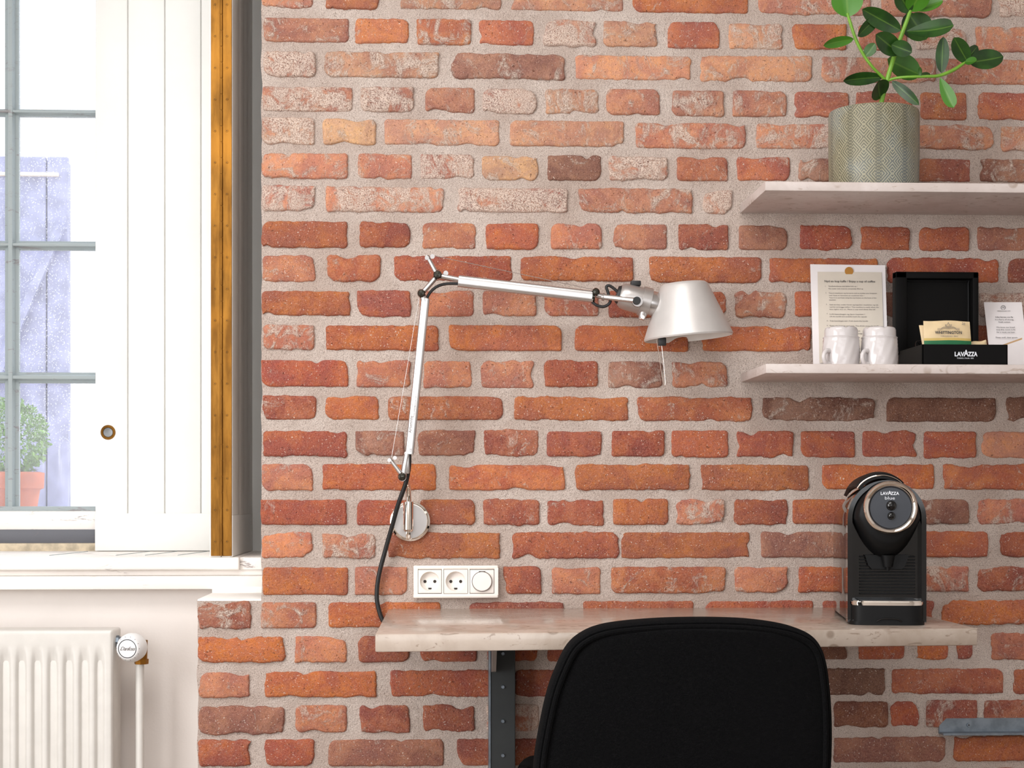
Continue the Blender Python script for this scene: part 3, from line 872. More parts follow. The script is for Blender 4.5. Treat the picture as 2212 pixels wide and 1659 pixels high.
put('bracket', MB().rbox(b0.x - .0045, b0.x + .0045, Yp, -.008, c.z - .034, c.z + .004, .002), M['chrome'], parent=lamp)
put('socket_post', MB().cyl(b0, b1, .0098, None, 28).cyl(b0 - Vector((0, 0, .004)), b0, .007, .0098, 28), M['chrome'], parent=lamp)
def L(px, py, dy=0.0): return P(px, py, YL + dy)
j0 = L(872, 1026)
put('pivot_rod', MB().tube([b1 - Vector((0, 0, .02)), P(882, 1060, -.04), P(878, 1040, -.06), j0], .0055, 14), M['chrome'], parent=lamp)
# lower joint
m_ = MB().cyl(L(869, 1031, -.013), L(869, 1031, .013), .0075, None, 20)
kn = MB().lathe([(.0078, 0), (.0078, -.004), (.0062, -.0068), (.003, -.0078), (1e-5, -.008)], L(868.5, 1030, -.011), (0, 1, 0), 24)
put('joint_knob', kn, M['knob'], parent=lamp)
put('joint', m_, M['alu'], parent=lamp)
put('tension_lever', MB().cyl(L(868, 1026, -.006), L(841, 990, -.006), .0042, .0034, 14).cyl(L(841, 994, -.012), L(841, 994, .004), .0038, None, 12).cyl(L(853, 989, -.010), L(853, 989, -.002), .0038, None, 12), M['alu'], parent=lamp)
put('fork', MB().tube([L(871, 1030), L(875, 1005), L(880, 978)], .0062, 14).rbox(L(873, 0).x, L(885, 0).x, YL - .005, YL + .005, L(878, 1024).z, L(878, 975).z, .003), M['alu'], parent=lamp)
def armtube(a, b, rx, name):
    """rounded oval arm profile between two points lying in the lamp's plane"""
    d = (b - a).normalized(); n = Vector((d.z, 0, -d.x))
    k = 28; vs = []
    for c_ in (a, b):
        for i in range(k):
            t = 2 * PI * i / k
            cx_, cy_ = math.cos(t), math.sin(t)
            e = 0.62
            vs.append(c_ + n * (rx * math.copysign(abs(cx_) ** e, cx_)) + Vector((0, 1, 0)) * (rx * .72 * math.copysign(abs(cy_) ** e, cy_)))
    m = MB().add(vs, [(i, (i + 1) % k, k + (i + 1) % k, k + i) for i in range(k)] + [tuple(range(k)), tuple(range(2 * k - 1, k - 1, -1))])
    return put(name, m, M['alu'], parent=lamp, ang=40)
a1, a2 = L(884.5, 981), L(919, 645)
armtube(a1, a2, .0083, 'lower_arm')
d = (a2 - a1).normalized(); rz = math.atan2(d.z, d.x)
for fr, body, sz in ((.135, 'Artemide', .0085), (.235, 'TOLOMEO', .0045), (.30, 'MADE IN ITALY', .0035), (.015, 'CE', .005)):
    q = a1 + d * (a2 - a1).length * fr + Vector((-.003 if body == 'Artemide' else .0015, -.0064, 0))
    text('arm_lettering', body, sz, Matrix.Translation(q) @ Matrix.Rotation(PI / 2, 4, 'X') @ Matrix.Rotation(rz, 4, 'Z'), M['inklight'], lamp, align='LEFT')
e1, e2 = L(990, 607), L(1281, 641)
armtube(e1, e2, .0112, 'upper_arm')
put('arm_end_cap', MB().cyl(e2 - (e2 - e1).normalized() * .002, e2 + (e2 - e1).normalized() * .0035, .0095, None, 20), M['knob'], parent=lamp)
# elbow
k1, k2, k3, k4 = L(910, 635), L(945, 595), L(928, 555), L(967, 595)
put('elbow_link', MB().tube([k1, L(928, 615), k2], .0048, 12).cyl(k2, L(992, 604), .0052, .0050, 14).tube([k1, L(914, 642), L(917, 652)], .0065, 12), M['alu'], parent=lamp)
put('elbow_lever', MB().cyl(k2 + Vector((0, -.006, 0)), L(922, 552, -.006), .0042, .0036, 14).cyl(L(922, 557, -.012), L(922, 557, .003), .004, None, 12).cyl(L(934, 554, -.010), L(934, 554, .002), .0045, None, 12).cyl(L(963, 590, -.004), L(963, 590, .006), .0048, None, 12), M['alu'], parent=lamp)
for q, rr in ((k1, .0072), (k2, .0078)):
    put('joint_knob', MB().lathe([(rr * 1.12, .004), (rr * 1.12, -.003)], q + Vector((0, -.006, 0)), (0, 1, 0), 24).lathe([(rr, 0), (rr, -.004), (rr * .75, -.0068), (1e-5, -.0078)], q + Vector((0, -.008, 0)), (0, 1, 0), 24), M['knob'], parent=lamp)
put('cable_loop', MB().tube([L(919, 650, .004), L(929, 632, .004), L(944, 619, .004), L(965, 613, .004), L(992, 613, .004)], .0028, 10), M['blackrub'], parent=lamp)
put('tension_wire', MB().cyl(L(936, 552, -.006), L(1284, 626, -.004), .0006, None, 6), M['alu'], parent=lamp)
put('tension_wire', MB().cyl(L(846, 988, -.006), L(905, 645, -.006), .00045, None, 6), M['alu'], parent=lamp)
# head
kh = L(1286, 632)
put('joint_knob', MB().lathe([(.0078, .004), (.0078, -.003)], kh + Vector((0, -.006, 0)), (0, 1, 0), 24).lathe([(.0068, 0), (.0068, -.004), (.005, -.0062), (1e-5, -.007)], kh + Vector((0, -.009, 0)), (0, 1, 0), 24), M['knob'], parent=lamp)
put('head_rod', MB().cyl(L(1288, 637), L(1302, 641), .0062, .0055, 14).cyl(L(1301, 641), L(1372, 649, -.030), .0056, .0052, 16).cyl(L(1301, 641), L(1306, 642), .0075, .007, 16), M['alu'], parent=lamp)
put('head_cable', MB().tube([L(1278, 651), L(1290, 660), L(1306, 662), L(1318, 652), L(1314, 634), L(1310, 620), L(1316, 617), L(1327, 624), L(1338, 634)], .0029, 10), M['blackrub'], parent=lamp)
ha, hb = L(1338, 637), L(1437, 664)
hd = (hb - ha).normalized(); HL = (hb - ha).length
hr = 29 * SC(1380, YL)
put('lamp_head', MB().lathe([(1e-5, -.001), (hr * .72, 0), (hr * .92, .006), (hr * .98, .018), (hr * 1.0, HL * .45), (hr * .98, HL * .62)], ha, hd, 48), M['alum'], parent=lamp)
put('head_cap', MB().lathe([(1e-5, -.006), (hr * .6, -.0055), (hr * .70, -.001), (hr * .70, .003)], ha, hd, 32), M['blackrub'], parent=lamp)
put('neck', MB().lathe([(hr * .90, HL * .60), (hr * .90, HL * 1.02), (hr * .86, HL * 1.04)], ha, hd, 40), M['alu'], parent=lamp)
cb = MB().lathe([(hr * 1.0, HL * .46), (hr * 1.10, HL * .47), (hr * 1.10, HL * .66), (hr * .92, HL * .67)], ha, hd, 48)
lug = ha + hd * HL * .57
n = Vector((hd.z, 0, -hd.x)).normalized()
if n.z > 0: n = -n
cb.cyl(lug + n * hr * .7 + Vector((0, -.010, 0)), lug + n * (hr * 1.38) + Vector((0, -.010, 0)), .009, .006, 16)
put('clamp_collar', cb, M['alum'], parent=lamp)
kk = L(1375, 650, -.030)
put('clamp_knob', MB().cyl(kk + Vector((.002, .02, -.001)), kk + Vector((.002, -.001, -.001)), .0105, .0098, 20).cyl(kk, kk + Vector((0, -.008, 0)), .0078, .0072, 20, mi=1), [M['alum'], M['blackrub']], parent=lamp)
put('vent_grille', MB().rbox(L(1362, 0).x, L(1384, 0).x, YL - .008, YL + .008, L(1373, 618).z, L(1373, 607).z, .002), M['blackrub'], parent=lamp)
put('collar_screw', MB().cyl(lug + n * hr * 1.25 + Vector((0, -.015, 0)), lug + n * hr * 1.25 + Vector((0, -.022, 0)), .004, .0035, 12), M['chrome'], parent=lamp)
# shade
sb, st_ = L(1487, 727, 0), L(1479, 612, 0)
sax = (st_ - sb); SH = sax.length; sax.normalize()
sax = Vector((-0.085, 0.0, 1)).normalized()
r0, r1 = 95.5 * SC(1487, YL), 50 * SC(1479, YL)
prof_o = [(r0 * .985, -.003), (r0, 0), (r0 * .985, .004)]
for i in range(9):
    t = i / 8
    prof_o.append((r0 * .975 + (r1 * 1.05 - r0 * .975) * t, .006 + (SH - .012) * t))
prof_o += [(r1 * 1.01, SH - .003), (r1 * .92, SH), (1e-5, SH + .0005)]
shd = put('lamp_shade', MB().lathe(prof_o, sb, sax, 72), M['shade'], parent=lamp)
prof_i = [(r0 * .985, -.003), (r0 * .965, 0), (r1 * 1.0, SH - .008), (1e-5, SH - .006)]
put('shade_lining', MB().lathe(prof_i, sb, sax, 72), M['shadein'], parent=shd)
bl = sb + sax * .034
put('bulb', MB().lathe([(1e-5, -.016), (.016, -.013), (.024, -.002), (.024, .012), (.014, .035), (.013, .06), (1e-5, .062)], bl, sax, 28), M['china'], parent=lamp)
hb_ = sb + Vector((-.058, -.045, .004))
put('handle_grip', MB().rbox(hb_.x - .006, hb_.x + .009, hb_.y - .004, hb_.y + .004, P(1424, 747, hb_.y).z, P(1424, 729, hb_.y).z, .002), M['blackrub'], parent=lamp)
yh = hb_.y
put('handle_wire', MB().tube([P(1418, 733, yh), P(1421, 750, yh), P(1428, 800, yh), P(1433, 828, yh), P(1435.5, 831, yh), P(1437, 826, yh), P(1434, 790, yh), P(1429, 745, yh)], .0007, 8), M['chrome'], parent=lamp)
# cable hanging from the arm to behind the desk
cp = [(884, 980, YL), (883, 1010, YL + .004), (876, 1045, YL + .01), (860, 1090, -.06), (846, 1140, -.04), (832, 1190, -.025), (819, 1240, -.018), (814, 1280, -.015), (817, 1312, -.014), (830, 1345, -.014), (862, 1372, -.014), (930, 1388, -.013), (1040, 1392, -.013), (1085, 1400, -.006)]
put('power_cable', MB().tube([P(*q) for q in cp], .0044, 12), M['blackrub'], parent=lamp)

# =================================================================== SOCKETS
A, B = P(893, 1221, 0), P(1076, 1291, 0)
YK = -.0165
ol = empty('power_outlet', ((A.x + B.x) / 2, 0, B.z), 'white triple wall plate with two sockets and a round dimmer', 'power outlet')
MODS = ((903.5, 953.5), (959, 1010), (1015.5, 1067))
zt0, zb0 = P(985, 1231, YK).z + .0008, P(985, 1281, YK).z - .0008
m_ = MB().rbox(A.x, B.x, YK, .002, zt0, A.z, .003, 3).rbox(A.x, B.x, YK, .002, B.z, zb0, .003, 3)
xe_ = [A.x] + [q for (a, b) in MODS for q in (P(a, 1250, YK).x - .0008, P(b, 1250, YK).x + .0008)] + [B.x]
for i in range(0, len(xe_), 2):
    m_.box(xe_[i] + (.0005 if i == 0 else 0), xe_[i + 1] - (.0005 if i == 6 else 0), YK + .0001, .001, zb0 - .003, zt0 + .003)
put('cover_frame', m_, M['socket'], parent=ol)
for i, (a, b) in enumerate(MODS):
    q0, q1 = P(a, 1231, YK), P(b, 1281, YK)
    gp = MB()
    gp.box(q0.x - .0012, q1.x + .0012, YK + .0100, YK + .0106, q1.z - .0012, q0.z + .0012)
    put('shadow_gap', gp, M['hole'], parent=ol, smooth=False)
    cx_, cz_ = (q0.x + q1.x) / 2, (q0.z + q1.z) / 2
    h = (q1.x - q0.x) / 2
    if i < 2:
        # square module with a round dished well
        n_ = 48; vs = []; fs = []
        rings = [('sq', h, YK + .0095), ('sq', h, YK - .0010), ('c', h * .86, YK - .0012), ('c', h * .82, YK - .0002), ('c', h * .76, YK + .008), ('c', h * .70, YK + .0092)]
        for (k_, r_, y_) in rings:
            for q in range(n_):
                t = 2 * PI * q / n_ + PI / 4
                ct, s_t = math.cos(t), math.sin(t)
                if k_ == 'sq':
                    mx = max(abs(ct), abs(s_t)); ct /= mx; s_t /= mx
                vs.append((cx_ + ct * r_, y_, cz_ + s_t * r_))
        for j in range(len(rings) - 1):
            for q in range(n_): fs.append((j * n_ + q, j * n_ + (q + 1) % n_, (j + 1) * n_ + (q + 1) % n_, (j + 1) * n_ + q))
        fs.append(tuple(range((len(rings) - 1) * n_, len(rings) * n_)))
        so = put('socket', MB().add(vs, fs), M['socket'], parent=ol, ang=30)
        yb = YK + .0092
        for (dx, dz, kind) in ((-.0094, -.0005, 'o'), (.0096, -.0005, 'o'), (.0002, -.0148, 'd')):
            if kind == 'o': hm = MB().cyl((cx_ + dx, yb + .001, cz_ + dz), (cx_ + dx, yb - .0004, cz_ + dz), .0031, None, 16)
            else:
                pts = [(cx_ + dx + .0033 * math.cos(PI + PI * i_ / 10), cz_ + dz + .0006 + .0033 * math.sin(PI + PI * i_ / 10)) for i_ in range(11)] + [(cx_ + dx + .0033, cz_ + dz + .0022), (cx_ + dx - .0033, cz_ + dz + .0022)]
                hm = MB().prism(pts, 'y', yb + .001, yb - .0004)
            put('pin_hole', hm, M['hole'], parent=so)
    else:
        dm = put('dimmer', MB().rbox(q0.x, q1.x, YK - .0012, YK + .0095, q1.z, q0.z, .0008, 2), M['socket'], parent=ol)
        put('dial', MB().lathe([(h * .80, 0), (h * .80, -.004), (h * .75, -.0052), (1e-5, -.0055)], (cx_, YK - .0016, cz_), (0, 1, 0), 48), M['socket'], parent=dm)
        put('dial_gap', MB().lathe([(h * .86, -.0001), (h * .86, -.0004), (h * .79, -.0004)], (cx_, YK - .0017, cz_), (0, 1, 0), 48), M['inklight'], parent=dm)
        put('indicator', MB().box(cx_ - .006, cx_ + .006, YK - .0032, YK - .001, cz_ + h * .78, cz_ + h * .86), M['hole'], parent=dm)

# =================================================================== DESK
ZD = 0.74
THK = 0.0285
fl = P(810, 1369, -.60); fr = P(2112, 1356, -.52)
def on_z(px, py, z):
    s, c_ = math.sin(TH), math.cos(TH); a = px - 1106.0
    d = Vector((s * F_PX + c_ * a, c_ * F_PX - s * a, -(py - HOR)))
    t = (z - ZC) / d.z
    return Vector((0, -D, ZC)) + d * t
FLc, FRc, BLc = on_z(810.5, 1370, ZD), on_z(2112, 1357, ZD), on_z(839, 1314.5, ZD)
BRx = FRc.x + (BLc.x - FLc.x) * .2
poly = [(FLc.x, FLc.y), (FRc.x, FRc.y), (BRx, -.001), (BLc.x, -.001)]
bm = bmesh.new()
vb_ = [bm.verts.new((x, y, ZD - THK)) for x, y in poly]; vt_ = [bm.verts.new((x, y, ZD)) for x, y in poly]
bm.faces.new(vb_[::-1]); bm.faces.new(vt_)
for i in range(4): bm.faces.new((vb_[i], vb_[(i + 1) % 4], vt_[(i + 1) % 4], vt_[i]))
bmesh.ops.bevel(bm, geom=list(bm.edges), offset=.0022, segments=2, profile=.5, affect='EDGES')
bm.verts.index_update()
m_ = MB().add([v.co for v in bm.verts], [[v.index for v in f.verts] for f in bm.faces]); bm.free()
desk = put('stone_desk', m_, M['desk'], loc=((FLc.x + FRc.x) / 2, -.3, ZD - THK))
tag(desk, 'long beige polished stone desk slab fixed to the brick wall', 'desk')
# steel upright under the desk
xu0, xu1 = P(1060, 1500, -.05).x, P(1113, 1500, -.05).x
up = empty('desk_support', ((xu0 + xu1) / 2, -.03, 0), 'dark steel upright with screws carrying the stone desk', 'bracket')
m_ = MB().rbox(xu0, xu1, -.052, -.047, 0, ZD - THK, .001, 1).box(xu0, xu0 + .005, -.05, -.004, 0, ZD - THK).box(xu1 - .005, xu1, -.05, -.004, 0, ZD - THK)
put('channel', m_, M['steel'], parent=up, smooth=False)
put('lit_edge_strip', MB().box(xu0 - .0035, xu0 - .0002, -.054, -.006, 0, ZD - THK), M['galv'], parent=up, smooth=False)  # side light on the upright's left edge, painted in as a paler strip
for py in (1412, 1484, 1558, 1632):
    c = P(1086.5, py, -.053)
    put('screw', MB().cyl((c.x, -.051, c.z), (c.x, -.0555, c.z), .0042, .003, 12), M['galv'], parent=up)
put('arm', MB().box(xu0 + .004, xu1 - .004, -.42, -.05, ZD - THK - .008, ZD - THK), M['steel'], parent=up, smooth=False)
c0, c1 = P(1064, 0, -.12).x, P(1074, 0, -.12).x
zt_ = ZD - THK
put('gusset', MB().prism([(-.16, zt_), (-.06, zt_), (-.06, P(1069, 1452, -.1).z - .004), (-.085, P(1069, 1452, -.1).z)], 'x', c0, c0 + .008), M['alum'], parent=up, smooth=False)

# galvanised rail low on the wall
A, B = P(2027, 1551, 0), P(2212, 1583, 0)
x_end = 1.72
rl = empty('steel_rail', (A.x + .2, 0, B.z), 'galvanised steel angle rail screwed low on the brick wall', 'rail')
m_ = MB().add([(A.x + .014, -.006, A.z), (x_end, -.006, A.z), (x_end, -.006, B.z), (A.x, -.006, B.z), (A.x, -.006, A.z - .014),
               (A.x + .014, .002, A.z), (x_end, .002, A.z), (x_end, .002, B.z), (A.x, .002, B.z), (A.x, .002, A.z - .014)],
              [(0, 4, 3, 2, 1), (5, 6, 7, 8, 9)] + [(i, (i + 1) % 5, 5 + (i + 1) % 5, 5 + i) for i in range(5)])
m_.box(A.x + .001, x_end, -.030, -.003, B.z, B.z + .004)
put('angle', m_, M['galv'], parent=rl, smooth=False)
c = P(2092, 1566, -.006)
put('screw', MB().cyl((c.x, -.005, c.z), (c.x, -.0085, c.z), .0045, .0036, 14).cyl((c.x, -.0084, c.z), (c.x, -.0088, c.z), .0015, None, 8, mi=1), [M['galv'], M['hole']], parent=rl)

# =================================================================== SHELVES
SD = 0.2515
def shelf(pyt, pyb, pxl, label, name='floating_shelf'):
    a, b = P(pxl, pyt, -SD), P(pxl, pyb, -SD)
    xl = P(pxl - .5, pyt, -SD).x
    o = put(name, MB().rbox(xl, 1.72, -SD, -.0005, b.z, a.z, .0015, 2), M['shelf'], loc=(xl + .35, -.12, b.z))
    tag(o, label, 'shelf', 'stone wall shelves')
    return xl, a.z, b.z
sx1, zs1, _ = shelf(391.5, 411.5, 1653.5, 'pale stone wall shelf holding the potted plant')
sx2, zs2, _ = shelf(785.5, 806, 1655, 'pale stone wall shelf holding mugs and black tray box')

# =================================================================== PLANT IN ITS POT
Yq = -0.132
pc = P(1887.5, 392, Yq)
rp_ = 95.8 * SC(1887, Yq)
zpt = P(1887, 243, Yq).z
hp = zpt - zs1
m_ = MB(); uv = []
prof = [(rp_ * .90, 0), (rp_ * .965, .002), (rp_ * .985, .012), (rp_ * 1.0, hp * .5), (rp_ * 1.0, hp - .012), (rp_ * .99, hp - .003), (rp_ * .975, hp)]
m_.lathe(prof, (pc.x, Yq, zs1), (0, 0, 1), 96)
for (r, h) in prof:
    for i in range(96): uv.append((i / 96.0, h))
# seam vertex runs on: last column repeats 0, kept at the back of the pot
po = empty('plant_pot', (pc.x, Yq, zs1), 'grey-green ceramic pot with embossed chevron pattern', 'plant pot')
me_o = put('pot_wall', m_, M['pot'], parent=po, uv=uv)
l = me_o.data.uv_layers[0]
for pg in me_o.data.polygons:
    us = [l.data[k].uv[0] for k in pg.loop_indices]
    if max(us) - min(us) > .5:
        for k in pg.loop_indices:
            if l.data[k].uv[0] < .5: l.data[k].uv[0] += 1.0
put('pot_rim', MB().lathe([(rp_ * .975, hp), (rp_ * .95, hp + .001), (rp_ * .92, hp - .002), (rp_ * .91, hp - .03), (rp_ * .90, hp * .3)], (pc.x, Yq, zs1), (0, 0, 1), 72), M['potin'], parent=po)
put('soil', MB().lathe([(rp_ * .91, hp - .022), (rp_ * .5, hp - .018), (1e-5, hp - .016)], (pc.x, Yq, zs1), (0, 0, 1), 40), M['soil'], parent=po)

plant = empty('potted_plant', (pc.x, Yq, zs1 + hp - .02), 'green leafy plant with three stems growing in the patterned pot', 'plant')
def Q(u, v, dy=0.0): return P(1740 + u / 4.148, v / 4.148, Yq + dy)
k_ = SC(1900, Yq) / 4.148
put('stem', MB().tube([Q(668, 1010), Q(680, 915), Q(725, 740), Q(800, 490), Q(870, 290), Q(938, 100), Q(985, -70, .01)], [22 * k_, 22 * k_, 22 * k_, 20 * k_, 19 * k_, 17 * k_, 14 * k_], 10), M['stem'], parent=plant)
put('stem', MB().tube([Q(725, 725), Q(690, 690, -.004), Q(600, 600, -.01), Q(520, 490, -.012), Q(450, 350, -.014), Q(400, 200, -.016), Q(375, 120, -.016)], [13 * k_, 13 * k_, 13 * k_, 14 * k_, 14 * k_, 14 * k_, 12 * k_], 10), M['stem'], parent=plant)
put('stem', MB().tube([Q(730, 725), Q(800, 702, -.004), Q(900, 690, -.012), Q(1080, 685, -.018), Q(1200, 677, -.02), Q(1330, 625, -.02), Q(1440, 552, -.02)], [13 * k_, 12 * k_, 12 * k_, 13 * k_, 15 * k_, 16 * k_, 13 * k_], 10), M['stem'], parent=plant)
def leaf(b, t, w, dyb=0.0, dyt=0.0, roll=0.25, curl=0.12, wide=.55, bend=0.0):
    """leaf blade from base to tip (crop pixels); roll turns it about its midrib"""
    B, T = Q(b[0], b[1], dyb), Q(t[0], t[1], dyt)
    ax = T - B; Ln = ax.length; ax.normalize()
    side = ax.cross(Vector((0, -1, 0))).normalized()
    nrm = side.cross(ax).normalized()
    side2 = side * math.cos(roll) + nrm * math.sin(roll)
    nrm2 = ax.cross(side2).normalized()
    W = 1.16 * w * k_ / max(.35, math.cos(roll)) / 2
    NL, NW = 14, 6
    vs, uvs = [], []
    for i in range(NL + 1):
        t_ = i / NL
        pf = (t_ ** .62) * ((1 - t_) ** .62) if wide == .55 else (t_ ** .9) * ((1 - t_) ** .5)
        pf /= (.5 ** 1.24) if wide == .55 else (.64 ** .9 * .36 ** .5)
        pf = max(pf, .03)
        cen = B + ax * Ln * t_ + nrm2 * (math.sin(PI * t_) * curl * Ln * .5) + side2 * (bend * Ln * math.sin(PI * t_))
        for j in range(NW + 1):
            q = (j / NW - .5) * 2
            vs.append(cen + side2 * (q * W * pf) + nrm2 * (-abs(q) * W * pf * .22))
            uvs.append((j / NW, t_))
    top = len(vs)
    for i in range(top):
        vs.append(vs[i] - nrm2 * .0007); uvs.append(uvs[i])
    fs = []
    for i in range(NL):
        for j in range(NW):
            a = i * (NW + 1) + j
            fs.append((a, a + 1, a + NW + 2, a + NW + 1))
            fs.append((top + a, top + a + NW + 1, top + a + NW + 2, top + a + 1))
    put('leaf', MB().add(vs, fs), M['leaf'], parent=plant, uv=uvs, fixn=False)
leaf((378, 155), (366, -130), 235, -.016, -.02, .15, .08)
leaf((430, 350), (160, 408), 72, -.014, -.03, .5, .14)
leaf((468, 325), (665, 145), 92, -.012, .0, -.5, .1)
leaf((855, 275), (508, 82), 135, 0, -.02, .35, .15)
leaf((930, 130), (1085, 352), 215, .03, .035, -.15, .05)
leaf((905, 120), (990, 345), 190, .03, .04, .2, .05)
leaf((905, 282), (1328, 232), 152, -.008, -.05, .45, .12, .5)
leaf((845, 478), (630, 308), 150, -.014, -.045, .2, .08)
leaf((770, 400), (953, 470), 118, -.03, -.03, -.2, .06)
leaf((535, 505), (625, 390), 84, -.012, -.02, .3, .1)
leaf((540, 500), (632, 458), 30, -.01, .01, .3, .05)
leaf((735, 530), (1028, 672), 200, .02, .03, .1, .06)
leaf((690, 692), (338, 724), 92, 0, -.03, .4, .16)
leaf((668, 880), (655, 722), 172, 0, -.035, -.25, .1)
leaf((775, 728), (1018, 940), 74, .0, -.03, -.5, .1)
leaf((1218, 655), (1235, 330), 98, -.02, -.03, .25, .08)
leaf((1205, 695), (1328, 965), 96, -.02, -.035, -.3, .08, .5)
leaf((1455, 560), (1330, 335), 118, -.02, -.05, .4, .1)
leaf((1460, 560), (1772, 508), 160, -.02, -.01, .2, .08)
leaf((1440, 545), (1540, 415), 95, -.022, -.01, -.35, .08)
leaf((1430, 555), (1535, 545), 70, -.024, -.04, .5, .08)
leaf((938, 110), (820, -90), 130, 0, -.03, .3, .1)
leaf((938, 100), (1070, -110), 170, 0, -.04, -.2, .1)
leaf((975, 85), (1232, 10), 95, 0, -.01, .45, .1)
leaf((960, 95), (1010, -120), 120, .01, .02, 0, .05)
leaf((1030, 688), (1112, 660), 52, -.016, .005, .4, .1)
leaf((1025, 688), (1028, 600), 26, -.017, -.025, .6, .1)

# =================================================================== THINGS ON THE LOWER SHELF
def fit_text(name, body, pxc, py, wpx, hpx, Y, mat, parent, lean=0.0, rotz=0.0, roll=0.0, lift=.0006, **kw):
    cu = bpy.data.curves.new('t', 'FONT'); cu.body = body; cu.size = 1; cu.space_character = kw.get('space', 1.0)
    tmp = bpy.data.objects.new('t', cu); COL.objects.link(tmp)
    bpy.context.view_layer.update()
    wd = tmp.dimensions.x
    bpy.data.objects.remove(tmp); bpy.data.curves.remove(cu)
    s_ = SC(pxc, Y)
    size = hpx * s_ / .70
    c = P(pxc, py, Y) + Vector((0, -lift, 0))
    return text(name, body, size, front_mtx(c, rotz, lean, roll), mat, parent, xs=wpx * s_ / (wd * size), **kw)

# instruction sheet leaning on the wall
def sheetY(py): return -.012 - .030 * (py - 571) / 214.0
LEAN = -math.atan2(.030, 214 * SC(1835, -.02))
sc_ = [P(1750, 571, -.012), P(1912, 573, -.012), P(1919, 785, -.042), P(1757, 785, -.042)]
sc_[2].z = sc_[3].z = zs2
def quad(pts, th=.0006):
    n_ = (pts[1] - pts[0]).cross(pts[3] - pts[0]).normalized()
    if n_.y > 0: n_ = -n_
    vs = [p + n_ * th for p in pts] + [p for p in pts]
    return MB().add(vs, [(0, 1, 2, 3), (7, 6, 5, 4), (0, 4, 5, 1), (1, 5, 6, 2), (2, 6, 7, 3), (3, 7, 4, 0)])
sheet = empty('instruction_sheet', (P(1835, 785, -.04).x, -.04, zs2), 'laminated white and beige instruction sheet headed Nyd en kop kaffe', 'sign')
put('sheet', quad(sc_), M['paper'], parent=sheet, smooth=False)
bq = [P(1766, 587, sheetY(587) - .001), P(1904.5, 588, sheetY(588) - .001), P(1910, 784, sheetY(784) - .001), P(1770, 784, sheetY(784) - .001)]
put('print_field', quad(bq, .0002), M['beige'], parent=sheet, smooth=False)
c = P(1834, 586, sheetY(586) - .0015)
put('seal', MB().cyl(c, c + Vector((0, -.0006, 0)), 9.2 * SC(1834, 0), None, 28), M['seal'], parent=sheet)
def sl(body, x0, x1, py, h, m='inklight'):
    fit_text('lettering', body, (x0 + x1) / 2, py, x1 - x0, h, sheetY(py) - .0016, M[m], sheet, lean=LEAN)
sl('Nyd en kop kaffe / Enjoy a cup of coffee', 1781, 1890, 608, 4.6, 'ink')
for b_, x0, x1, py in (
    ('1.', 1782, 1784, 618.5), ('Vandbeholderen skal fyldes helt op /', 1789, 1852, 618.5), ('The water tank must be completely filled up', 1789, 1864, 624),
    ('2.', 1783, 1785, 632.5), ('Taend maskinen og forvarm ved at trykke paa knappen', 1790, 1894, 633.5), ('naar lyset er konstant er maskinen klar /', 1790.5, 1867, 638.5), ('Turn it on and heat using the top button on the front of the', 1791, 1893, 643.5), ('machine', 1791, 1805, 648),
    ('3.', 1784.5, 1786.5, 657.5), ('Saet en kop under hanen og kapslen i maskinen og luk', 1791.5, 1897, 658.5), ('ned for at brygge kaffen / The machine is ready when the', 1791.5, 1898, 663.5), ('two lights are on. Place a cup and close the lid', 1791.5, 1890, 668.5),
    ('4.', 1785.5, 1787.5, 677.5), ('Loft haandtaget og fjern kapslen /', 1792, 1868, 679), ('Lift the handle and carefully insert the capsule', 1792, 1872, 684),
    ('5.', 1786, 1788, 693), ('Tryk haandtaget ned / Push down the handle', 1792, 1875, 693.5),
    ('6.', 1786, 1788, 703), ('Press the button and wait. The drink stops by itself', 1792, 1897, 704),
    ('Nyd', 1848, 1857, 715), ('Steensgaard', 1848, 1868, 720.5)):
    sl(b_, x0, x1, py, 2.4)

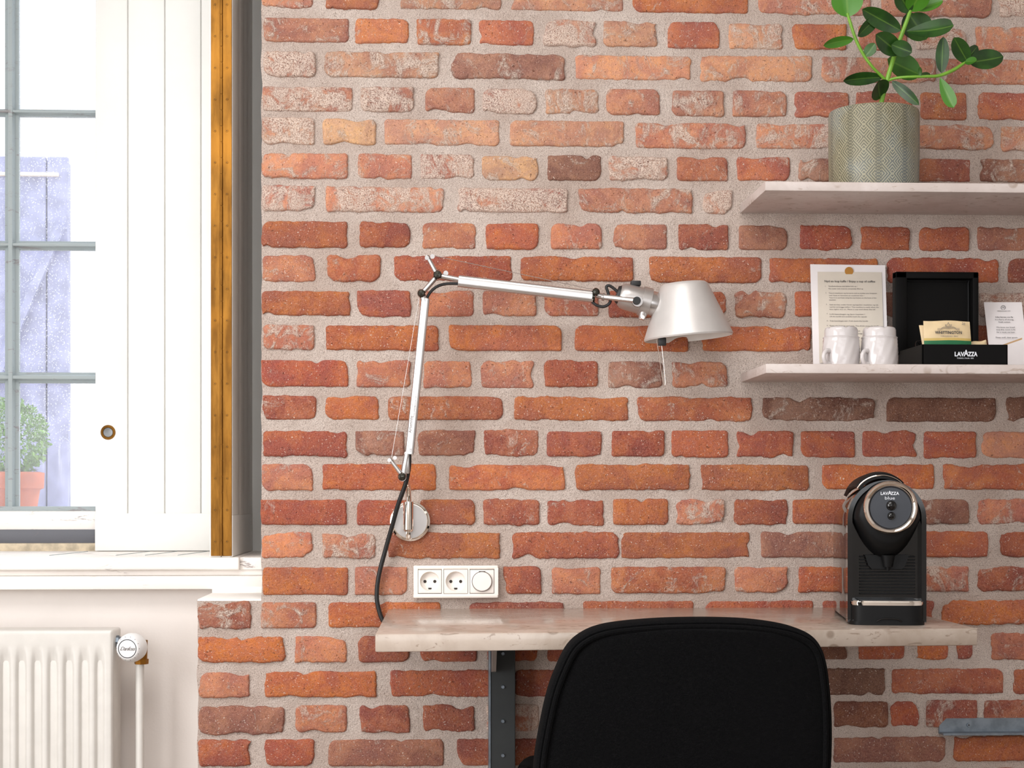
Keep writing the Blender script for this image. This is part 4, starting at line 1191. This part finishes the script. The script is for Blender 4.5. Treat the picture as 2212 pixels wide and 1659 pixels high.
# mugs (stored upside down)
def mug_proto():
    Ym = -.185
    cx = P(1817, 784, Ym).x
    s_ = SC(1817, Ym)
    R0 = 39.5 * s_
    g = empty('mug', (cx, Ym, zs2), 'white embossed china mug in front of the instruction sheet', 'mug', 'white mugs on the lower shelf')
    hb_ = P(1817, 728, Ym).z - zs2; ht = P(1817, 707, Ym).z - zs2
    prof = [(R0 * .9, 0), (R0 * .95, .0), (R0 * .955, .004)]
    n_ = 60; rows_ = 22
    vs, fs = [], []
    rr = [(R0 * .955, 0)] + [(R0 * (.955 + .045 * math.sin(PI * min(1, q / 14))), .002 + (hb_ - .006) * q / 14) for q in range(15)]
    rr += [(R0 * .985, hb_ - .001), (R0 * .93, hb_ + .0005), (R0 * .895, hb_ + .001), (R0 * .895, hb_ + .004), (R0 * .89, ht - .006), (R0 * .85, ht - .002), (R0 * .76, ht), (R0 * .55, ht - .001), (R0 * .5, ht - .004), (1e-5, ht - .004)]
    for (r, h) in rr:
        for i in range(n_):
            t = 2 * PI * i / n_
            q = r
            if .003 < h < hb_ - .003: q = r + .0007 * math.sin(12 * t + h * 260) * math.sin(h * 420)
            zz = h
            if h > ht - .003 and r > R0 * .5: zz = h - .0022 * max(0, math.cos(5 * t + 1)) ** 6
            vs.append((cx + q * math.cos(t), Ym + q * math.sin(t), zs2 + zz))
    for j in range(len(rr) - 1):
        for i in range(n_): fs.append((j * n_ + i, j * n_ + (i + 1) % n_, (j + 1) * n_ + (i + 1) % n_, (j + 1) * n_ + i))
    put('body', MB().add(vs, fs), M['china'], parent=g, ang=60)
    d_ = Vector((-.80, -.60, 0))
    o_ = Vector((cx, Ym, zs2)) + d_ * R0 * .9
    pts = [o_ + Vector((0, 0, .004)), o_ + d_ * .012 + Vector((0, 0, .004)), o_ + d_ * .018 + Vector((0, 0, .012)), o_ + d_ * .018 + Vector((0, 0, .020)), o_ + d_ * .011 + Vector((0, 0, .0275)), o_ + Vector((0, 0, .027))]
    put('handle', MB().tube(pts, [.0045, .0042, .004, .004, .0042, .0048], 12), M['china'], parent=g)
    return g, Ym
mug1, Ym = mug_proto()
mug1['label'] = 'white embossed china mug standing farther from the black box'
mug2 = dup(mug1, (P(1899.5, 784, Ym).x, Ym, zs2))
mug2['label'] = 'white embossed china mug standing next to the black box'

# black box with open lid
Yf, Yb = -.226, -.068
xb0, xb1 = P(1992, 780, Yf).x, P(2177, 780, Yf).x
zbx = P(2080, 744, Yf).z
bx = empty('capsule_box', ((xb0 + xb1) / 2, (Yf + Yb) / 2, zs2), 'black open box with silver lettering and raised lid', 'box')
t_ = .003
m_ = MB().rbox(xb0, xb1, Yf, Yf + t_, zs2, zbx, .0008, 1).rbox(xb0, xb0 + t_, Yf, Yb, zs2, zbx, .0008, 1).rbox(xb1 - t_, xb1, Yf, Yb, zs2, zbx, .0008, 1).rbox(xb0, xb1, Yb - t_, Yb, zs2, zbx, .0008, 1).box(xb0, xb1, Yf, Yb, zs2, zs2 + t_)
put('tray', m_, M['box'], parent=bx)
lx0, lx1 = P(1934, 600, Yb).x, P(2113, 600, Yb).x
lz = P(2000, 587.5, Yb).z
m_ = MB().box(lx0, lx1, Yb + .016, Yb + .020, zbx - .006, lz)
for (a, b, c_, d_) in ((lx0, lx0 + .022, zbx - .006, lz), (lx1 - .012, lx1, zbx - .006, lz)): m_.rbox(a, b, Yb - .004, Yb + .018, c_, d_, .002, 2)
m_.rbox(lx0, lx1, Yb - .004, Yb + .018, lz - .013, lz, .002, 2)
put('lid', m_, M['box'], parent=bx)
put('lid_seam', MB().tube([(lx0 + .024, Yb + .0145, zbx), (lx0 + .024, Yb + .0145, lz - .018), (lx0 + .03, Yb + .0145, lz - .0155), (lx1 - .02, Yb + .0145, lz - .0155), (lx1 - .0145, Yb + .0145, lz - .02), (lx1 - .0145, Yb + .0145, zbx)], .0018, 8, sub=3), M['blackplas'], parent=bx)
fit_text('lettering', 'LAV', 2072, 765.5, 20, 9, Yf, M['silverink'], bx, bold=.0004)
fit_text('lettering', 'A', 2086.8, 763.5, 9.5, 13, Yf, M['silverink'], bx, bold=.0005)
fit_text('lettering', 'ZZA', 2101, 765.5, 19, 9, Yf, M['silverink'], bx, bold=.0004)
fit_text('lettering', 'TORINO, ITALIA, 1895', 2085, 774, 36, 2.6, Yf, M['silverink'], bx)

# tea sachets in the box
def sachet(pts, Y, name, label, printed, bulge=.006):
    """pillow pack; pts are its four corners in the photograph"""
    n_, m = 16, 14
    TL, TR, BR, BL = [P(a, b, Y) for a, b in pts]
    mb_ = MB(); vs = []
    for s_ in (-1, 1):
        for j in range(m + 1):
            v = j / m
            for i in range(n_ + 1):
                u = i / n_
                p = (TL * (1 - u) + TR * u) * (1 - v) + (BL * (1 - u) + BR * u) * v
                b_ = bulge * (math.sin(PI * u) ** .55) * (max(0, math.sin(PI * v)) ** .5)
                b_ += .0007 * noise.noise(Vector((u * 5 + s_, v * 5, Y * 90))) * (1 if 0 < i < n_ else .3)
                vs.append(p + Vector((0, s_ * b_, 0)) + Vector((0, 0, .0009 * math.sin(u * 7 + Y * 200) * (1 - v))))
    K = (n_ + 1) * (m + 1)
    fs, mi = [], []
    for s_ in (0, 1):
        for j in range(m):
            for i in range(n_):
                a = s_ * K + j * (n_ + 1) + i
                mb_.f.append((a, a + 1, a + n_ + 2, a + n_ + 1))
                mb_.mi.append((1 if j == 7 else 2 if j >= 8 else 0) if printed else 0)
    mb_.v = [Vector(v) for v in vs]
    g = empty(name, ((BL.x + BR.x) / 2, Y, BL.z), label, 'tea sachet', 'sachets in the black box')
    put('packet', mb_, [M['kraft'], M['gold'], M['green']], parent=g, ang=60)
    return g
Ys = -.200
# rows 8-9 gold, 10+ green: the pack runs down inside the tray
s1 = sachet([(1994.5, 692.5), (2094.5, 694), (2100, 768), (1997, 768)], Ys, 'tea_sachet', 'kraft and green tea sachet printed WHITTINGTON standing upright', True)
yf = Ys - .0068
fit_text('lettering', 'WHITTINGTON', 2049, 718.5, 58, 6.2, yf, M['ink'], s1, bold=.00015)
fit_text('lettering', 'ORGANIC BIO', 2050.5, 726, 38, 2.3, yf, M['inklight'], s1)
fit_text('lettering', '20', 2081, 699.5, 7, 5, Ys - .0045, M['inklight'], s1, roll=-.15)
def sp(px, py): return P(px, py, yf - .0006)
m_ = MB()
m_.tube([sp(2043, 705), sp(2042, 701), sp(2045, 703), sp(2046.5, 700), sp(2048.5, 698.5), sp(2050.5, 700), sp(2052, 703), sp(2055, 701), sp(2054, 705), sp(2043, 705)], .0004, 5, sub=3)
m_.cyl(sp(2048.5, 698), sp(2048.5, 696), .0006, None, 6)
for d_ in (0, 2.4):
    m_.tube([sp(2025, 709.5 + d_), sp(2031, 710 + d_), sp(2037, 707 + d_ * .6), sp(2042, 706.5 + d_), sp(2048.5, 707.5 + d_), sp(2055, 706.5 + d_), sp(2061, 707 + d_ * .6), sp(2067, 710 + d_), sp(2073, 709.5 + d_)], .00035, 5, sub=4)
put('crown_print', m_, M['inklight'], parent=s1)
sachet([(1985, 703.5), (2030, 704), (2035, 768), (1996, 768)], Ys + .016, 'tea_sachet', 'plain kraft sachet tucked behind the printed tea sachet', False, .005)
sachet([(2096, 739), (2130, 734.5), (2135, 762), (2092, 762)], Ys + .012, 'tea_sachet', 'small kraft sachet lying beside the printed tea sachet in the box', False, .005)
m_ = MB()
for k, q in enumerate(((1979, 740, 1994, 736.5), (1984, 744, 1996, 741))):
    a, b = P(q[0], q[1], -.16), P(q[2], q[3], -.17)
    m_.tube([a - Vector((0, 0, .02)), a, (a + b) / 2 + Vector((0, 0, .001)), b, b - Vector((0, 0, .02))], .0016, 8)
o = put('coffee_sachet', m_, M['gloss'], loc=(a.x, -.16, a.z - .02))
tag(o, 'glossy black sachet edges sticking out of the black box', 'sachet')
a, b = P(2158, 749, -.19), P(2208, 731.5, -.17)
dv = (b - a).normalized(); a = a - dv * .02
o = put('wooden_stirrer', MB().add([a + Vector((0, 0, .0012)), a - Vector((0, 0, .0012)), b - Vector((0, 0, .0016)), b + Vector((0, 0, .0016)), a + Vector((0, .006, .0012)), a + Vector((0, .006, -.0012)), b + Vector((0, .006, -.0016)), b + Vector((0, .006, .0016))],
        [(0, 1, 2, 3), (4, 7, 6, 5), (0, 3, 7, 4), (1, 5, 6, 2), (0, 4, 5, 1), (3, 2, 6, 7)]), M['wood'], loc=tuple(a), smooth=False)
tag(o, 'thin wooden stirrer poking out of the black box', 'stirrer')

# greeting card
def cardY(py): return -.026 - .048 * (py - 653) / 132.0
cq = [P(2125, 653, cardY(653)), P(2207, 653, cardY(653)), P(2224, 785, cardY(785)), P(2141.5, 785, cardY(785))]
cq[2].z = cq[3].z = zs2
card = empty('greeting_card', (P(2180, 785, -.07).x, -.07, zs2), 'white card with round emblem and centred verse leaning on wall', 'card')
put('card', quad(cq, .0006), M['paper'], parent=card, smooth=False)
LC = -math.atan2(.048, 132 * SC(2170, -.05))
def cl(body, xc, wpx, py, h, m='inklight'):
    fit_text('lettering', body, xc, py, wpx, h, cardY(py) - .0012, M[m], card, lean=LC)
ec = P(2167, 664.5, cardY(664.5) - .0014); er = 4.6 * SC(2167, -.03)
put('emblem', MB().tube([ec + Vector((math.cos(2 * PI * i / 24) * er, 0, math.sin(2 * PI * i / 24) * er)) for i in range(24)], .0004, 5, closed=True, sub=2), M['ink'], parent=card)
cl('H', 2167, 3.4, 664.5, 3.6, 'ink'); cl('HERREGAARD 1570', 2168, 28, 672, 2.0)
for b_, xc, w_, py in (('Like fairies we fly', 2169, 38, 685), ('in a flurry of strong,', 2169.5, 40, 690.3), ('fresh cotton.', 2170, 26, 695.7),
                       ('We know our breed', 2172, 40, 707), ('and this room is fit', 2172.5, 41, 712.3), ('for a royal, we hear.', 2173, 40, 717.8), ('Sleep well, dear guest.', 2174.5, 48, 729)):
    cl(b_, xc, w_, py, 3.0, 'ink')

# =================================================================== COFFEE MACHINE
org = on_z(1919, 1351, ZD)
cmk = empty('coffee_machine', (org.x, org.y, ZD), 'black capsule coffee machine with chrome ring on the stone desk', 'coffee machine', rotz=-math.radians(8.5))
HW = .0645; ZA = .180
def arch(hw, z0, zc, n=28, top=None):
    """upright outline with a round head"""
    pts = [(-hw, z0)]
    for i in range(n + 1):
        t = PI - PI * i / n
        pts.append((hw * math.cos(t), zc + (hw if top is None else top) * math.sin(t)))
    pts.append((hw, z0))
    return pts
def cm(name, mb_, mat, par=None, ang=35):
    o_ = put(name, mb_, mat, parent=cmk if par is None else par, local=True, ang=ang)
    return o_
# body: sides taper in height towards the rear
n_ = 28; secs = [(.046, HW - .001, ZA), (.05, HW, ZA), (.20, HW * .995, ZA - .004), (.33, HW * .98, ZA - .018), (.355, HW * .95, ZA - .024), (.365, HW * .88, ZA - .034)]
vs, fs = [], []
for (y, hw, zc) in secs:
    for (x, z) in arch(hw, .006, zc, n_, hw * .98): vs.append((x, y, z))
K = n_ + 3
for j in range(len(secs) - 1):
    for i in range(K): fs.append((j * K + i, j * K + (i + 1) % K, (j + 1) * K + (i + 1) % K, (j + 1) * K + i))
fs += [tuple(range(K)), tuple(range((len(secs) - 1) * K, len(secs) * K))]
cm('body', MB().add(vs, fs), M['gloss'], ang=28)
cm('foot', MB().rbox(-HW * .93, HW * .93, .01, .35, 0, .010, .003), M['blackplas'])
# front frame (cheeks)
oa, ia = arch(HW + .0015, .004, ZA, n_), arch(HW - .0065, .004, ZA, n_, HW - .005)
vs = [(x, y, z) for y in (.020, .052) for (x, z) in oa] + [(x, y, z) for y in (.020, .052) for (x, z) in ia]
fs = []
for i in range(K - 1):
    fs += [(i, i + 1, K + i + 1, K + i), (2 * K + i, 3 * K + i, 3 * K + i + 1, 2 * K + i + 1), (i, 2 * K + i, 2 * K + i + 1, i + 1), (K + i, K + i + 1, 3 * K + i + 1, 3 * K + i)]
fs += [(0, K, 3 * K, 2 * K), (K - 1, 2 * K - 1 + 0, 4 * K - 1, 3 * K - 1)]
cm('front_frame', MB().add(vs, fs), M['gloss'])
# brewing head
hw = HW - .0075
def headsec(y, s_, zlow, dz=0):
    pts = []
    for i in range(n_ + 1):
        t = PI - PI * i / n_
        pts.append((hw * s_ * math.cos(t), y, ZA + dz + (hw * s_ + .001) * math.sin(t)))
    for i in range(1, 15):
        t = i / 15
        x = hw * s_ * (1 - 2 * t)
        pts.append((x, y, zlow + (ZA + dz - zlow) * (abs(2 * t - 1) ** 2.2)))
    return pts
S = [headsec(.05, 1.0, .112), headsec(.024, .99, .114), headsec(.010, .95, .122, .002), headsec(.000, .88, .134, .004), headsec(-.004, .80, .142, .007)]
K2 = len(S[0]); vs = [p for s_ in S for p in s_]; fs = []
for j in range(len(S) - 1):
    for i in range(K2): fs.append((j * K2 + i, j * K2 + (i + 1) % K2, (j + 1) * K2 + (i + 1) % K2, (j + 1) * K2 + i))
fs += [tuple(range((len(S) - 1) * K2, len(S) * K2))]
cm('brewing_head', MB().add(vs, fs), M['blackplas'], ang=50)
RC = (.003, -.004, .199)
ro = .0455; ri = .0350
rg = cm('chrome_ring', MB().lathe([(ro, .010), (ro, .0), (ro * .97, -.0045), (ro * .90, -.0075), (ri * 1.08, -.0065), (ri * 1.0, -.0025), (ri, .0)], RC, (0, 1, 0), 80), M['chrome'], ang=60)
pn = cm('control_panel', MB().lathe([(ri, -.0015), (ri * .98, -.0028), (1e-5, -.0036)], RC, (0, 1, 0), 64), M['panel'])
for (dz, r) in ((.0038, .0082), (-.0136, .0064)):
    cm('button', MB().lathe([(r * 1.05, 0), (r, -.0025), (r * .8, -.0045), (r * .4, -.0060), (1e-5, -.0064)], (RC[0] + .001, RC[1] - .003, RC[2] + dz), (0, 1, 0), 32), M['gloss'], pn)
def ctext(body, size, dx, dz, xs=1.0, bold=0.0, sp_=1.0):
    text('lettering', body, size, front_mtx(Vector((RC[0] + dx, RC[1] - .0042, RC[2] + dz))), M['silverink'], pn, local=True, bold=bold, xs=xs, space=sp_)
ctext('LAV', .0072, -.0108, .0240, .98, .00018)
ctext('A', .0094, -.0018, .0247, .9, .0002)
ctext('ZZA', .0072, .0068, .0240, .98, .00018)
ctext('blue', .0076, -.0015, .0162, 1.35)
cm('nozzle', MB().cyl((.002, .024, .118), (.002, .024, .098), .012, .008, 20).cyl((.002, .024, .099), (.002, .024, .092), .004, .003, 14), M['blackplas'])
cm('nozzle_guard', MB().prism([(-.036, .118), (-.030, .100), (-.024, .094), (.026, .094), (.032, .100), (.038, .118)], 'y', .030, .046), M['blackplas'])
for k in range(13):
    z = .050 + k * .0053
    cm('rib', MB().rbox(-.044, .050, .0425, .047, z, z + .0026, .0006, 1), M['blackplas'])
# drip tray
def dsh(hw_, yb, yf, n=24):
    pts = [(-hw_, yb)]
    for i in range(n + 1):
        t = PI + PI * i / n
        cx_, sy_ = math.cos(t), math.sin(t)
        pts.append((hw_ * math.copysign(abs(cx_) ** .35, cx_), yf + .030 * (1 + math.copysign(abs(sy_) ** .9, sy_))))
    pts.append((hw_, yb))
    return pts
tr_ = cm('drip_tray', MB().prism(dsh(HW - .003, .048, 0), 'z', .006, .0335), M['blackplas'])
cm('tray_foot', MB().prism(dsh(HW - .001, .05, -.001), 'z', .0, .0065), M['blackplas'], tr_)
cm('chrome_band', MB().prism(dsh(HW - .003, .046, -.0004), 'z', .0335, .0352).prism(dsh(HW - .0022, .046, -.0012), 'z', .0352, .0395).prism(dsh(HW - .004, .046, .0008), 'z', .0395, .0412), M['chrome'], tr_)
for k in range(6):
    cm('tray_slat', MB().box(-.048, .050, .010 + k * .006, .0125 + k * .006, .0412, .0424), M['gloss'], tr_)
cm('thumb_recess', MB().tube([(-.02, -.0016, .0064), (-.012, -.0016, .0105), (0, -.0018, .0115), (.014, -.0018, .0105), (.022, -.0016, .0064)], .0012, 8), M['gloss'], tr_)
# lever on top
vs, fs = [], []
secs = [(.022, .036, .0), (.026, .0395, .001), (.06, .041, .002), (.16, .042, -.002), (.24, .040, -.014)]
n3 = 20
for (y, r, dz) in secs:
    for lay in (0, 1):
        for i in range(n3 + 1):
            t = math.radians(152) - math.radians(114) * i / n3
            rr = r + (0 if lay else .0055)
            vs.append((-.009 + rr * 1.08 * math.cos(t), y, .2125 + dz + rr * math.sin(t)))
K3 = 2 * (n3 + 1)
for j in range(len(secs) - 1):
    for lay in (0, 1):
        for i in range(n3):
            a = j * K3 + lay * (n3 + 1) + i
            fs.append((a, a + 1, a + 1 + K3, a + K3))
    for i in (0, n3):
        a = j * K3 + i
        fs.append((a, a + n3 + 1, a + n3 + 1 + K3, a + K3))
for j in (0, len(secs) - 1):
    for i in range(n3):
        a = j * K3 + i
        fs.append((a, a + 1, a + n3 + 2, a + n3 + 1))
cm('lever', MB().add(vs, fs), M['blackplas'])
cm('lever_edge', MB().tube([(-.009 + .0425 * 1.08 * math.cos(math.radians(152 - 114 * i / 10)), .0222, .2125 + .0415 * math.sin(math.radians(152 - 114 * i / 10))) for i in range(11)], .0013, 8, sub=3), M['chrome'])

# =================================================================== CHAIR
YC = -.745
ch = empty('desk_chair', (P(1480, 1600, YC).x, -.56, 0), 'charcoal fabric desk chair with piped backrest at the stone desk', 'chair')
cpx = [(1150, 1760), (1152, 1690), (1158, 1618), (1180, 1507), (1202, 1443), (1228, 1393), (1262, 1365), (1302, 1350), (1354, 1342), (1425, 1336.5), (1497, 1334.5), (1560, 1335), (1620, 1338), (1680, 1346), (1722, 1357), (1752, 1373), (1771, 1396), (1783, 1430), (1791, 1490), (1795, 1560), (1794, 1640), (1788, 1700), (1780, 1760)]
raw = [P(a, b, YC + .02) for a, b in cpx]
out = []
for i in range(len(raw) - 1):
    p0 = raw[max(0, i - 1)]; p1, p2 = raw[i], raw[i + 1]; p3 = raw[min(len(raw) - 1, i + 2)]
    for k in range(5):
        t = k / 5
        out.append(.5 * (2 * p1 + (p2 - p0) * t + (2 * p0 - 5 * p1 + 4 * p2 - p3) * t * t + (3 * p1 - p0 - 3 * p2 + p3) * t ** 3))
out.append(raw[-1])
cen = Vector((sum(p.x for p in out) / len(out), 0, P(1480, 1560, YC).z))
def ring(y, inset):
    r_ = []
    N = len(out)
    for i, p in enumerate(out):
        a = out[max(0, i - 1)]; b = out[min(N - 1, i + 1)]
        t = (b - a); n1_ = Vector((-t.z, 0, t.x)).normalized()     # outward is left of travel (up the left side)
        q = p - n1_ * inset
        r_.append(Vector((q.x, y - .020 * 0, q.z)))
    return r_
def bulge(p, k): return k * (1 - min(1, ((p.x - cen.x) / .26) ** 2))
rings = [ring(YC + .085, .030), ring(YC + .078, .012), ring(YC + .066, .003), ring(YC + .045, 0), ring(YC + .016, 0), ring(YC + .006, .002), ring(YC + .002, .006), ring(YC + .004, .010), ring(YC + .002, .014)]
N = len(out)
vs = [v for r_ in rings for v in r_]
fs = []
for j in range(len(rings) - 1):
    for i in range(N - 1): fs.append((j * N + i, j * N + i + 1, (j + 1) * N + i + 1, (j + 1) * N + i))
# rear face: strips across from the left side to the right side
base = (len(rings) - 1) * N
half = N // 2
o_ = MB().add(vs, fs)
last = rings[-1]
vs2, NX = [], 24
for i in range(half + 1):
    a, b = last[i], last[N - 1 - i]
    for k in range(NX + 1):
        t = k / NX
        p = a * (1 - t) + b * t
        e = min(1, 4 * t * (1 - t) * 1.6) * min(1, i / 1.0) if False else (4 * t * (1 - t)) ** .5
        p = p + Vector((0, -.010 * e * min(1.0, (half - i) / 10.0), 0))
        vs2.append(p)
fs2 = [(i * (NX + 1) + k, i * (NX + 1) + k + 1, (i + 1) * (NX + 1) + k + 1, (i + 1) * (NX + 1) + k) for i in range(half) for k in range(NX)]
o_.add(vs2, fs2)
ff = rings[0]; vs3 = []
for i in range(half + 1):
    a, b = ff[i], ff[N - 1 - i]
    for k in range(NX + 1):
        t = k / NX
        vs3.append(a * (1 - t) + b * t)
o_.add(vs3, fs2)
put('backrest', o_, M['fabric'], parent=ch, ang=70)
pp_ = ring(YC - .0005, .0125)
put('piping', MB().tube(pp_[::2], .0042, 8, sub=2), M['fabric'], parent=ch)
xa, xz = out[0].x, out[-1].x
put('seat', MB().rbox(xa - .005, xz + .005, -.76, -.30, .42, .505, .035, 5), M['fabric'], parent=ch)
put('arm_pad', MB().rbox(P(1126, 0, -.66).x, P(1165, 0, -.66).x, -.70, -.42, .46, P(1145, 1648, -.42).z, .02, 4), M['fabric'], parent=ch)
put('arm_pad', MB().rbox(xz - .045, xz - .005, -.70, -.42, .46, P(1145, 1648, -.42).z, .02, 4), M['fabric'], parent=ch)
for sx_ in (0, 1):
    for sy_ in (0, 1):
        x = xa + .03 if sx_ == 0 else xz - .03
        y = -.72 if sy_ == 0 else -.35
        put('leg', MB().cyl((x, y, .425), (x + (-.03 if sx_ == 0 else .03), y + (-.04 if sy_ == 0 else .04), 0), .014, .010, 16), M['blackplas'], parent=ch)

# =================================================================== OUTSIDE THE WINDOW
struct(put('ground', MB().box(-8, 6, .7, 14, -.15, -.02), M['gravel'], loc=(0, 0, 0)))
Yo = 3.6
barn = empty('timber_shed', (P(40, 900, Yo).x - .5, Yo, -.02), 'dark weathered plank shed seen through the old window', 'shed')
xr_ = P(150, 700, Yo).x; ztop = P(80, 338, Yo).z
x = xr_ - 2.1; i = 0
rb = random.Random(4)
while x < xr_ - .01:
    w = min(rb.uniform(.11, .15), xr_ - x)
    put('plank', MB().rbox(x, x + w - .006, Yo, Yo + .03, -.02, ztop, .004, 1), M['barn'], parent=barn)
    x += w
put('frame', MB().box(xr_ - 2.1, xr_ - .02, Yo + .03, Yo + .12, -.02, ztop - .01), M['barn'], parent=barn, smooth=False)
put('top_rail', MB().rbox(xr_ - 2.1, xr_ - .04, Yo - .025, Yo, P(80, 382, Yo).z, P(80, 374, Yo).z, .004), M['outbeam'], parent=barn)
a, b = P(42, 705, Yo), P(112, 540, Yo)
d = (b - a).normalized()
put('brace', MB().cyl(Vector((a.x, Yo - .015, a.z)) - d * .3, Vector((b.x, Yo - .015, b.z)) + d * .1, .022, None, 4), M['barn'], parent=barn, smooth=False)
house = empty('white_house', (0, 7.0, -.02), 'white rendered house wall beyond the plank shed', 'building')
put('house_wall', MB().box(-6, 3, 7.0, 7.4, -.02, 4.6), M['outwhite'], parent=house, smooth=False)
a, b = P(60, 215, 6.9), P(240, 385, 6.9)
put('verge_board', MB().cyl(a, b + (b - a) * 2, .03, None, 4), M['outbeam'], parent=house, smooth=False)
Yb_ = 2.3
bc = P(18, 948, Yb_); br = 88 * SC(18, Yb_)
pot_t = P(18, 1018, Yb_).z
lw = put('garden_wall', MB().rbox(bc.x - 1.2, bc.x + .16, Yb_ - .15, Yb_ + .15, -.02, pot_t - .22, .01), M['outwhite'], loc=(bc.x - .5, Yb_, -.02))
tag(lw, 'low white garden wall carrying the terracotta pot', 'garden wall')
tp = put('terracotta_pot', MB().lathe([(.0001, 0), (.075, 0), (.10, .16), (.112, .165), (.114, .215), (.10, .218), (.098, .16), (.0001, .15)], (bc.x, Yb_, pot_t - .22), (0, 0, 1), 40), M['terracotta'], loc=(bc.x, Yb_, pot_t - .22))
tag(tp, 'round terracotta pot on the low garden wall outside', 'plant pot')
bush = empty('box_bush', (bc.x, Yb_, pot_t - .05), 'clipped round green bush in terracotta pot outside window', 'bush')
put('stem', MB().cyl((bc.x, Yb_, pot_t - .06), (bc.x, Yb_, bc.z), .012, None, 10), M['timber'], parent=bush)
m_ = MB(); rb = random.Random(9)
for i in range(2600):
    z_ = rb.uniform(-1, 1); t = rb.uniform(0, 2 * PI); s_ = math.sqrt(1 - z_ * z_)
    n_ = Vector((s_ * math.cos(t), s_ * math.sin(t), z_))
    p = Vector((bc.x, Yb_, bc.z)) + n_ * br * rb.uniform(.72, 1.02)
    if p.z < pot_t - .02: continue
    u = (n_ + Vector((rb.uniform(-1, 1), rb.uniform(-1, 1), rb.uniform(-1, 1)))).normalized()
    w = u.orthogonal().normalized()
    w = (Matrix.Rotation(rb.uniform(0, 6.28), 3, u) @ w)
    l_ = rb.uniform(.012, .02)
    m_.add([p - u * l_ * .5, p + w * l_ * .32, p + u * l_ * .6, p - w * l_ * .32], [(0, 1, 2, 3)])
fo = put('foliage', m_, M['bush'], parent=bush, smooth=False, fixn=False); fo['kind'] = 'stuff'
